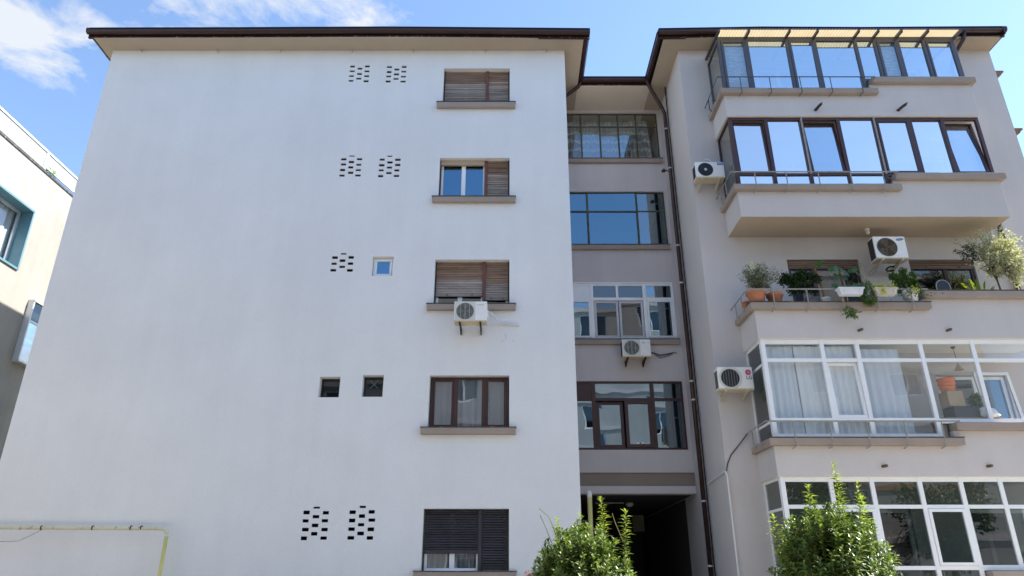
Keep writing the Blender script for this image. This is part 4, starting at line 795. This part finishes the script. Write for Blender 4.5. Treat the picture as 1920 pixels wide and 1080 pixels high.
# ------------------------------------------------------------------ plants and pots on the open balcony
rng = np.random.default_rng(11)
ZL = 6.964
def pot(parent, x, y, z, r, h, mat, rim=True, sq=None):
    m = MB()
    if sq:
        a, b = sq; tq = .82; lo = [(x - a * tq, y - b * tq, z), (x + a * tq, y - b * tq, z), (x + a * tq, y + b * tq, z), (x - a * tq, y + b * tq, z)]; hi = [(x - a, y - b, z + h), (x + a, y - b, z + h), (x + a, y + b, z + h), (x - a, y + b, z + h)]
        m.poly(lo[::-1]); [m.quad(lo[i], lo[(i + 1) % 4], hi[(i + 1) % 4], hi[i]) for i in range(4)]; m.box(x - a - .012, x + a + .012, y - b - .012, y + b + .012, z + h - .028, z + h)
        for k in (-.33, .33): m.box(x + a * k * 1.8 - .006, x + a * k * 1.8 + .006, y - b - .006, y - b + .02, z + .03, z + h - .03)
        o = m.build('planter', mat, parent, bevel=.004); MB().quad((x - a + .01, y - b + .01, z + h + .002), (x + a - .01, y - b + .01, z + h + .002), (x + a - .01, y + b - .01, z + h + .002), (x - a + .01, y + b - .01, z + h + .002)).build('soil', 'soil', parent)
    else:
        pr = [(0, 0), (r * .70, 0), (r * .74, .01), (r * .93, h * .76)] + ([(r * 1.04, h * .76), (r * 1.06, h * .97), (r * 1.0, h), (r * .93, h), (r * .9, h * .9)] if rim else [(r, h), (r * .95, h), (r * .9, h * .9)])
        o = m.lathe(pr, x, y, z, 24).build('pot', mat, parent, smooth=True); MB().poly([(x + r * .9 * math.cos(q * math.pi / 8), y + r * .9 * math.sin(q * math.pi / 8), z + h * .9) for q in range(16)]).build('soil', 'soil', parent)
    return o
def trunk_branches(parent, base, top, r, tips, mat='bark'):
    m = MB(); b = Vector(base); t = Vector(top); k = b.lerp(t, .5) + Vector((.02, 0, 0)); m.tube([b, k, t], [r, r * .85, r * .6], 7)
    for q in tips:
        q = Vector(q); s = b.lerp(t, random.uniform(.55, 1)); m.tube([s, s.lerp(q, .5) + Vector((random.uniform(-.04, .04), random.uniform(-.04, .04), .04)), q], [r * .5, r * .35, r * .12], 5)
    return m.build('trunk', mat, parent)
PG = 'potted plants on the open balcony'
def twiggy(parent, base, c, rad, ntip, per, L, Wd, mats, name='crown', droop=0.0, seed=1):
    """open crown of thin twigs set with small leaves"""
    rr = np.random.default_rng(seed); m = MB(); P, D, N_ = [], [], []; base = Vector(base)
    for k in range(ntip):
        q = rr.normal(size=3); q /= np.linalg.norm(q); q *= rr.uniform(.55, 1.05); tip = Vector((c[0] + q[0] * rad[0], c[1] + q[1] * rad[1], c[2] + q[2] * rad[2])); st = base.lerp(Vector(c), rr.uniform(.1, .8)); mid = st.lerp(tip, .5) + Vector((0, 0, .06))
        pts = [st * (1 - s) ** 2 + mid * 2 * s * (1 - s) + tip * s * s for s in np.linspace(0, 1, 6)]; m.tube(pts, [.006 * (1 - .8 * i / 5) for i in range(6)], 4)
        for j in range(per):
            s = rr.uniform(.35, 1); p = st * (1 - s) ** 2 + mid * 2 * s * (1 - s) + tip * s * s; P.append(np.array(p) + rr.normal(size=3) * .022); D.append(np.array((tip - st).normalized()) * .6 + rr.normal(size=3) * .7 + [0, 0, -droop]); N_.append(rr.normal(size=3) + [0, 0, .6])
    m.build('twigs', 'bark', parent)['kind'] = 'stuff'; n = len(P); return leaves_obj(name, P, D, N_, L * rr.uniform(.65, 1.25, n), Wd * rr.uniform(.7, 1.2, n), mats, parent)
t = thing('potted_olive', 'bushy grey-green olive in a large terracotta pot at the left corner of the open balcony', 'plant', (5.15, 13.75, ZL), PG); pot(t, 5.15, 13.75, ZL, .20, .28, 'terracotta')
trunk_branches(t, (5.17, 13.76, ZL + .24), (5.26, 13.8, 7.5), .02, [(5.2, 13.7, 7.8), (5.5, 13.8, 7.75), (5.0, 13.75, 7.5)]); twiggy(t, (5.2, 13.76, 7.2), (5.32, 13.8, 7.60), (.46, .26, .38), 80, 30, .058, .02, 'leaf_olive', seed=4)
leaves_obj('pale_leaves', np.array([5.14, 13.70, 7.82]) + rng.normal(size=(60, 3)) * [.07, .05, .06], unit(60), unit(60), np.full(60, .05), np.full(60, .018), 'leaf_pale', t)
t = thing('terracotta_pot', 'second terracotta pot on the ledge right of the large olive pot', 'pot', (5.56, 13.82, ZL), PG); pot(t, 5.56, 13.80, ZL, .165, .25, 'terracotta')
t = thing('terracotta_pot', 'small terracotta pot on the side ledge left of the olive', 'pot', (5.03, 14.1, ZL), PG); pot(t, 5.04, 14.08, ZL, .10, .17, 'terracotta')
t = thing('leafy_plant', 'dense dark green leafy plant in a grey planter before the balcony window', 'plant', (6.34, 13.95, ZL - .5), PG); pot(t, 6.34, 13.83, ZL, .1, .165, 'planter_grey', sq=(.12, .09))
trunk_branches(t, (6.3, 13.86, ZL + .15), (6.22, 13.95, 7.45), .012, [(5.95, 13.95, 7.5), (6.4, 13.95, 7.6)]); bush(t, (6.18, 13.92, 7.50), (.48, .2, .32), 2600, .08, .034, 'leaf_dark', clump=26)
t = thing('plant_pot', 'round pale grey pot behind the white rail box, next to the grey planter', 'pot', (6.62, 13.95, ZL - .02), PG); pot(t, 6.62, 13.80, ZL, .12, .15, 'planter_cream', rim=False)
t = thing('monstera', 'monstera with split leaves climbing two brown moss poles', 'plant', (6.7, 13.95, ZL - .5), PG)
MB().tube([(6.68, 13.86, ZL - .4), (6.63, 13.88, 7.4), (6.56, 13.9, 7.86)], .026, 8).build('moss_pole', 'moss_pole', t); MB().tube([(7.20, 14.05, ZL - .4), (7.18, 14.05, 7.5), (7.16, 14.05, 7.86)], .024, 8).build('moss_pole', 'moss_pole', t)
def split_leaf(p, r, az, droop, mat='leaf_monstera'):
    m = MB(); n = 11; cx = Vector((0, 0, 0)); out = []
    for k in range(n * 2 + 1):
        a = -2.5 + 5.0 * k / (n * 2); rad = r * (1.0 - .22 * abs(a) / 2.5) * (1 if k % 2 == 0 else .62); out.append(Vector((rad * math.sin(a) * .8, rad * math.cos(a), -.25 * rad * abs(math.sin(a)))))
    Mx = Matrix.Rotation(az, 3, 'Z') @ Matrix.Rotation(droop, 3, 'X'); pts = [Vector(p)] + [Vector(p) + Mx @ q for q in out]
    for k in range(1, len(pts) - 1): m.v += [tuple(pts[0]), tuple(pts[k]), tuple(pts[k + 1])]; i = len(m.v) - 3; m.f.append((i, i + 1, i + 2)); m.m.append(0)
    s = Vector(p); 
    return m.build('leaf', mat, t)
for (x, y, z, r, az, dr) in ((6.54, 13.8, 7.86, .11, 3.0, .3), (6.66, 13.80, 7.92, .10, 2.0, .2), (6.85, 13.75, 7.78, .15, 2.8, -1.0), (6.95, 13.8, 7.62, .12, 3.3, -1.2), (7.12, 13.8, 7.72, .15, 3.6, -1.1), (7.3, 13.85, 7.78, .14, 2.6, -.9), (7.42, 13.88, 7.72, .13, 3.9, -1.1), (7.38, 13.9, 7.45, .14, 3.2, -1.2), (7.22, 13.85, 7.40, .13, 2.9, -1.1), (6.9, 13.88, 7.42, .12, 3.4, -1.1), (7.5, 13.9, 7.35, .12, 3.3, -1.3), (7.05, 13.9, 7.3, .12, 2.7, -1.2)): split_leaf((x, y - .08, z), r * 1.35, az, dr)
mb = MB(); [mb.tube([(7.17, 14.0, 7.3), (x, 13.95, z), (x, 13.9, z)], .006, 4) for (x, z) in ((6.85, 7.75), (7.12, 7.7), (7.3, 7.75), (7.42, 7.7), (7.38, 7.42))]; mb.build('leaf_stalk', 'leaf_mid', t)
t = thing('rail_planter', 'empty-looking white planter box hung on the balcony rail', 'planter', (6.98, 13.45, 7.02), PG); pot(t, 6.98, 13.42, 7.03, .1, .155, 'planter_white', sq=(.26, .08))
t = thing('fern', 'bright green trailing fern between the two rail boxes', 'plant', (7.45, 13.5, 7.0), PG); bush(t, (7.40, 13.52, 7.12), (.16, .1, .26), 800, .07, .02, 'leaf_mid', up=-.3); pot(t, 7.42, 13.56, 6.97, .07, .1, 'planter_grey')
t = thing('rail_planter', 'cream planter box with yellow-leaved plant hung on the balcony rail', 'planter', (7.70, 13.45, 7.02), PG); pot(t, 7.70, 13.42, 7.03, .1, .15, 'planter_cream', sq=(.23, .075))
leaves_obj('yellow_leaves', np.concatenate([np.array([7.56, 13.38, 7.22]) + rng.normal(size=(70, 3)) * [.07, .04, .035], np.array([7.62, 13.33, 7.10]) + rng.normal(size=(40, 3)) * [.035, .02, .05], np.array([7.80, 13.38, 7.22]) + rng.normal(size=(45, 3)) * [.05, .04, .03]]), unit(155), unit(155) + [0, -.6, .6], rng.uniform(.035, .065, 155), rng.uniform(.03, .045, 155), 'leaf_yellow', t)
t = thing('hanging_plant', 'small green sprig hanging below the balcony ledge under the white rail box', 'plant', (6.92, 13.48, 6.78)); bush(t, (6.93, 13.48, 6.68), (.14, .08, .10), 110, .09, .035, 'leaf_mid', up=-.3, shell=.1); MB().tube([(6.9, 13.5, 6.8), (6.93, 13.48, 6.7), (6.75, 13.47, 6.62)], .006, 5).build('stem', 'twig', t)
t = thing('potted_ivy', 'trailing ivy with dense leafy top in a white bucket at the rail end', 'plant', (8.38, 13.72, ZL), PG); pot(t, 8.38, 13.70, ZL, .155, .28, 'planter_white')
bush(t, (8.42, 13.9, 7.52), (.30, .18, .32), 2000, .055, .034, 'leaf_mid', clump=18); P = np.array([8.30, 13.50, 7.14]) + rng.normal(size=(90, 3)) * [.22, .04, .07]; leaves_obj('trailing_leaves', P, unit(90) + [0, 0, -.5], unit(90) + [0, -1, .5], rng.uniform(.04, .06, 90), rng.uniform(.035, .05, 90), 'leaf_mid', t)
leaves_obj('tip_leaves', np.array([8.36, 13.45, 7.2]) + rng.normal(size=(24, 3)) * [.06, .03, .05], unit(24), unit(24), np.full(24, .05), np.full(24, .04), 'leaf_yellow', t); trunk_branches(t, (8.38, 13.72, 7.2), (8.42, 13.9, 7.5), .01, [(8.3, 13.9, 7.7), (8.55, 13.9, 7.7)])
t = thing('olive_tree', 'tall slender olive tree with pale sunlit leaves at the right end of the open balcony', 'plant', (10.50, 14.0, 6.36)); pot(t, 10.50, 14.0, 6.36, .22, .36, 'terracotta')
trunk_branches(t, (10.52, 14.0, 6.7), (10.46, 13.95, 8.15), .022, [(10.2, 13.9, 8.3), (10.9, 13.85, 8.4), (10.6, 13.9, 8.8), (10.3, 13.8, 7.9), (10.95, 13.9, 7.9)])
twiggy(t, (10.48, 13.97, 7.6), (10.55, 13.85, 8.22), (.66, .36, .68), 150, 34, .06, .024, 'leaf_olive_sunlit', seed=8); twiggy(t, (10.3, 13.95, 8.0), (9.95, 13.9, 8.3), (.34, .2, .30), 14, 30, .055, .022, 'leaf_dark', name='shade_dark_branch', seed=9); twiggy(t, (10.6, 13.95, 7.7), (10.95, 13.9, 8.0), (.42, .3, .6), 60, 34, .06, .024, 'leaf_olive_sunlit', name='outer_branch', seed=10)  # left branch in dark leaves: its shade is put into the colour
t = thing('palm', 'arching yellow-green palm leaves in front of the olive trunk', 'plant', (10.1, 13.95, 6.36)); pot(t, 10.08, 14.05, 6.36, .18, .4, 'planter_grey')
for k, (a, l, h) in enumerate(((2.6, .55, .95), (3.0, .45, 1.15), (.3, .5, 1.1), (.8, .4, 1.25), (3.6, .5, .8), (5.6, .5, 1.0), (4.4, .45, 1.15), (1.9, .35, 1.3))):
    m = MB(); n = 12; c0 = Vector((10.08, 14.0, 6.72)); pts = [c0 + Vector((math.cos(a) * l * s, math.sin(a) * l * .35 * s, h * (1.5 * s - .75 * s * s))) for s in np.linspace(0, 1, n)]
    for i in range(n - 1):
        w0, w1 = (.05 * math.sin(math.pi * min(1, (i + j) / n + .12)) for j in (0, 1)); q0, q1 = pts[i], pts[i + 1]; m.quad(tuple(q0 + Vector((0, -w0, w0 * .5))), tuple(q1 + Vector((0, -w1, w1 * .5))), tuple(q1 + Vector((0, w1, w1 * .5))), tuple(q0 + Vector((0, w0, w0 * .5))))
    m.build('frond', 'leaf_palm', t, smooth=True)
t = thing('chair', 'black chair with a rounded pale-edged back behind the balcony parapet', 'chair', (9.36, 14.2, 6.35))
ar = [(9.22, 6.9)] + [(9.37 - .15 * math.cos(q * math.pi / 12), 7.50 + .16 * math.sin(q * math.pi / 12)) for q in range(13)] + [(9.52, 6.9)]
MB().prism(ar, 1, 14.08, 14.11).build('backrest', 'black_plastic', t); MB().tube([(p[0], 14.085, p[1]) for p in ar], .010, 6).build('edging', 'hub_grey', t); MB().box(9.18, 9.56, 14.1, 14.5, 6.78, 6.83).build('seat', 'black_plastic', t, bevel=.01)
for (x, y) in ((9.2, 14.12), (9.54, 14.12), (9.2, 14.48), (9.54, 14.48)): MB().tube([(x, y, 6.35), (x, y, 6.79)], .014, 6).build('leg', 'hub_grey', t)

# ------------------------------------------------------------------ things inside the first-floor balcony
t = thing('table', 'wooden table carrying the stacked boxes inside the white balcony glazing', 'table', (9.1, 14.15, 3.6)); MB().box(8.62, 9.75, 13.90, 14.45, 4.57, 4.61).build('table_top', 'wood_table', t, bevel=.005)
for (x, y) in ((8.66, 13.94), (9.71, 13.94), (8.66, 14.41), (9.71, 14.41)): MB().box(x - .02, x + .02, y - .02, y + .02, 3.6, 4.57).build('leg', 'wood_table', t)
tag(MB().box(8.84, 9.36, 13.92, 14.3, 4.612, 4.84).build('black_box', 'black_plastic', pivot=(9.1, 14.1, 4.612), bevel=.006), 'flat black box on the table behind the white balcony glazing', 'box')
tag(MB().box(8.80, 9.12, 13.94, 14.25, 4.842, 5.16).build('cardboard_box', 'cardboard', pivot=(8.96, 14.1, 4.842), bevel=.005), 'brown cardboard box standing on the black box', 'box')
t = thing('basket', 'orange plastic basket on top of the cardboard box', 'basket', (8.92, 14.08, 5.162)); MB().lathe([(0, 0), (.125, 0), (.16, .24), (.175, .25), (.175, .275), (.155, .275), (.12, .02)], 8.92, 14.08, 5.162, 24).build('tub', 'basket_orange', t, smooth=True)
for z in (5.24, 5.32): MB().lathe([(.147 + (z - 5.2) * .14, 0), (.153 + (z - 5.2) * .14, .012), (.147 + (z - 5.2) * .14, .024)], 8.92, 14.08, z, 24).build('rib', 'basket_orange', t)
m = MB().lathe([(0, 0), (.20, 0), (.24, .06), (.16, .16), (.07, .22), (0, .23)], 9.55, 14.05, 4.612, 14); m.v = [(v[0] + random.uniform(-.02, .02), v[1] + random.uniform(-.02, .02), v[2] + (random.uniform(-.015, .015) if v[2] > 4.63 else 0)) for v in m.v]; tag(m.build('cloth_bundle', 'cloth_white', pivot=(9.55, 14.05, 4.612), smooth=True), 'crumpled white cloth bundle beside the black box in the balcony', 'cloth')
t = thing('pendant_lamp', 'small dark pendant lamp hanging inside the white balcony glazing', 'lamp', (9.35, 14.25, 6.18)); MB().lathe([(0, 0), (.05, 0), (.03, -.04), (0, -.05)], 9.35, 14.25, 6.188, 12).build('ceiling_rose', 'black_plastic', t); MB().tube([(9.35, 14.25, 6.15), (9.37, 14.25, 5.78)], .006, 5).build('cord', 'black_plastic', t); MB().lathe([(.02, 0), (.05, -.05), (.09, -.12), (.085, -.12), (.04, -.05)], 9.37, 14.25, 5.80, 14).build('lamp_shade', 'cardboard', t)

t = thing('reflection_plant', 'dark leafy plant added on the table for the tree reflection in the right pane of the white balcony glazing', 'plant', (9.58, 14.3, 4.612)); pot(t, 9.58, 14.32, 4.612, .09, .14, 'terracotta'); bush(t, (9.58, 14.28, 4.98), (.24, .16, .26), 500, .09, .045, 'leaf_mid', clump=14)  # added plant, stands in for a tree reflected in the pane
# ------------------------------------------------------------------ neighbouring building on the left
XN = -15.5
NB = thing('neighbouring_building', 'sunlit cream building at the left edge, its lower half in shadow', 'building', (XN, 20, 0))
mb = MB(); nwin = (18.0, 20.05, 10.62, 12.62, .45); wall_grid(mb, 'x', 6.0, 44.0, 0, 14.15, XN, [nwin], inward=-1); mb.quad((XN, 6, 0), (XN - 14, 6, 0), (XN - 14, 6, 14.15), (XN, 6, 14.15)); mb.quad((XN, 44, 0), (XN - 14, 44, 0), (XN - 14, 44, 14.15), (XN, 44, 14.15)); mb.quad((XN, 6, 14.15), (XN - 14, 6, 14.15), (XN - 14, 44, 14.15), (XN, 44, 14.15)); mb.build('wall', 'cream_stucco', NB)
MB().box(XN - .5, XN + .03, 6, 44, 14.10, 14.17).build('roof_edge', 'dark_flashing', NB)
for (a, b, z) in ((6.0, 12.9, 14.19), (12.94, 19.9, 14.19), (19.96, 22.2, 14.34), (22.24, 30, 14.34)): MB().box(XN - .03, XN + .02, a, b, z, 14.78).build('parapet_panel', 'parapet_metal', NB)
MB().box(XN - .06, XN + .05, 6, 44, 14.78, 14.84).build('parapet_cap', 'pvc_white', NB)
for y in (19.93, 22.22): MB().box(XN - .04, XN + .04, y - .05, y + .05, 14.19, 14.78).build('parapet_post', 'pvc_white', NB)
MB().box(XN - .02, XN + .03, 19.98, 30, 14.27, 14.335).build('parapet_rail', 'pvc_white', NB)
t = thing('roof_plant', 'tuft of yellowish plant in the gap of the neighbouring roof parapet', 'plant', (XN, 20.2, 14.17)); bush(t, (XN + .02, 20.3, 14.27), (.08, .32, .09), 160, .07, .03, 'leaf_palm', up=.3, shell=.1); MB().tube([(XN, 20.1, 14.17), (XN, 20.3, 14.3)], .01, 5).build('stem', 'twig', t)
m = MB(); y0, y1, z0, z1 = 18.0, 20.05, 10.62, 12.62
for (a, b, c, d) in ((y0, y1, z1 - .02, z1 + .05), (y0, y1, z0 - .05, z0 + .02), (y0 - .05, y0 + .02, z0 - .05, z1 + .05), (y1 - .02, y1 + .05, z0 - .05, z1 + .05)): m.box(XN - .44, XN + .05, a, b, c, d)
nw = m.build('window_surround', 'blue_metal', NB, bevel=.005)
MB().box(XN - .42, XN - .36, y0 + .02, y0 + .10, z0 + .02, z1 - .02).box(XN - .42, XN - .36, y1 - .10, y1 - .02, z0 + .02, z1 - .02).box(XN - .42, XN - .36, y0 + .10, y1 - .10, z1 - .10, z1 - .02).box(XN - .42, XN - .36, y0 + .10, y1 - .10, z0 + .02, z0 + .10).box(XN - .42, XN - .36, 18.97, 19.05, z0 + .10, z1 - .10).build('frame', 'alu_light', nw)
for (a, b) in ((y0 + .10, 18.97), (19.05, y1 - .10)): MB().quad((XN - .39, a, z0 + .10), (XN - .39, b, z0 + .10), (XN - .39, b, z1 - .10), (XN - .39, a, z1 - .10)).build('pane', 'glass_plain', nw)
m = MB(); n = 50
for i in range(n + 1):
    for z in (z0, z1): m.v.append((XN - .55 + .02 * math.sin(i * 1.1), y0 + (y1 - y0) * i / n, z))
for i in range(n): m.f.append((2 * i, 2 * i + 2, 2 * i + 3, 2 * i + 1)); m.m.append(0)
tag(m.build('curtain', 'sheer_white', pivot=(XN - .55, 19, z0), smooth=True), 'pale green-white pleated curtain in the neighbouring building window', 'curtain')
m = MB(); m.quad((XN - 2.0, y0, z0), (XN - 2.0, y1, z0), (XN - 2.0, y1, z1), (XN - 2.0, y0, z1)); m.quad((XN - .43, y0, z0), (XN - 2, y0, z0), (XN - 2, y0, z1), (XN - .43, y0, z1)); m.quad((XN - .43, y1, z0), (XN - 2, y1, z0), (XN - 2, y1, z1), (XN - .43, y1, z1)); m.quad((XN - .43, y0, z1), (XN - 2, y0, z1), (XN - 2, y1, z1), (XN - .43, y1, z1)); m.quad((XN - .43, y0, z0), (XN - 2, y0, z0), (XN - 2, y1, z0), (XN - .43, y1, z0)); m.build('room_interior', 'room_paint', NB)
y0, y1, z0, z1 = 20.95, 22.9, 7.95, 9.88                          # boxed-out window lower down
bw = MB().box(XN, XN + .20, y0, y0 + .06, z0, z1).box(XN, XN + .20, y1 - .06, y1, z0, z1).box(XN, XN + .22, y0, y1, z1, z1 + .06).box(XN, XN + .22, y0, y1, z0 - .06, z0).build('box_window', 'alu_light', NB, bevel=.005)
MB().box(XN + .14, XN + .19, y0 + .06, y1 - .06, 9.2, 9.27).box(XN + .14, XN + .19, 21.95, 22.02, z0, z1).build('frame', 'alu_light', bw)
for (c, d, mt) in ((z0, 9.2, 'glass_sky'), (9.27, z1, 'glass_dark')): MB().quad((XN + .165, y0 + .06, c), (XN + .165, y1 - .06, c), (XN + .165, y1 - .06, d), (XN + .165, y0 + .06, d)).build('pane', mt, bw)
MB().box(XN + .002, XN + .02, y0 + .06, y1 - .06, z0, z1).build('backing', 'room_paint', bw)

# ------------------------------------------------------------------ across the street, behind the viewer: seen only as reflections
OB = thing('opposite_building', 'plain grey apartment block across the street with orange bands and many windows', 'building', (0, -6.5, 0))
oo = []; YO = -6.5
for k in range(6):
    for i in range(12):
        x = -21 + i * 3.6; oo.append((x, x + 1.5, 1.4 + k * 2.85, 2.75 + k * 2.85, .15))
mb = MB(); wall_grid(mb, 'y', -24, 24, 0, 17.6, YO, oo, inward=-1); mb.quad((-24, YO, 0), (-24, YO - 12, 0), (-24, YO - 12, 17.6), (-24, YO, 17.6)); mb.quad((24, YO, 0), (24, YO - 12, 0), (24, YO - 12, 17.6), (24, YO, 17.6)); mb.quad((-24, YO - 12, 0), (24, YO - 12, 0), (24, YO - 12, 17.6), (-24, YO - 12, 17.6)); mb.quad((-24, YO, 17.6), (24, YO, 17.6), (24, YO - 12, 17.6), (-24, YO - 12, 17.6)); mb.build('wall', 'opposite_stucco', OB)
for k in range(6): MB().box(-24.05, 24.05, YO - .02, YO + .06, 3.05 + k * 2.85 - .12, 3.05 + k * 2.85 + .12).build('floor_band', 'orange_stucco' if k in (1, 4) else 'wall_paint_wing', OB)
base = None
for (x0, x1, z0, z1, d) in oo:
    if base is None:
        m = MB()
        for (a, b, c, e) in ((0, 1.5, 0, .07), (0, 1.5, 1.28, 1.35), (0, .07, .07, 1.28), (1.43, 1.5, .07, 1.28), (.71, .79, .07, 1.28)): m.box(a, b, -.14, -.08, c, e)
        wme = m.build('window', 'pvc_white', OB); base = wme; pme = MB().quad((.07, -.11, .07), (1.43, -.11, .07), (1.43, -.11, 1.28), (.07, -.11, 1.28)).build('pane', 'glass_dark', wme); bme = MB().quad((0, -.6, 0), (1.5, -.6, 0), (1.5, -.6, 1.35), (0, -.6, 1.35)).build('room_interior', 'room_paint', wme); o9 = ORG[OB.name]
        for q in (wme, pme, bme): q.data.transform(Matrix.Translation(o9))
        wme.location = (x0, YO - o9.y, z0); continue
    c = wme.copy(); COL.objects.link(c); c.parent = OB; c.location = (x0, YO - o9.y, z0)
    for ch in (pme, bme): q = ch.copy(); COL.objects.link(q); q.parent = c
def tree(label, x, y, h, r, seed):
    global rng
    rng = np.random.default_rng(seed); t = thing('street_tree', label, 'tree', (x, y, 0), 'trees across the street'); m = MB(); m.tube([(x, y, 0), (x + .1, y, h * .3), (x, y + .05, h * .55), (x, y, h * .8)], [.2, .16, .12, .05], 9)
    for k in range(9): a = k * 2.4; m.tube([(x, y, h * (.35 + .04 * k)), (x + math.cos(a) * r * .4, y + math.sin(a) * r * .4, h * (.5 + .04 * k)), (x + math.cos(a) * r * .8, y + math.sin(a) * r * .8, h * (.6 + .03 * k))], [.07, .05, .015], 6)
    m.build('trunk', 'bark', t); bush(t, (x, y, h * .66), (r, r, h * .36), 6500, .22, .12, 'leaf_dark', up=.1, clump=60)
tree('broad dark green tree across the street to the right', 12.5, -4.3, 7.0, 2.8, 21); tree('smaller dark green tree across the street to the far right', 18.5, -4.3, 6.0, 2.4, 22); tree('dark green tree across the street to the left', -9.0, -4.3, 6.5, 2.5, 23)
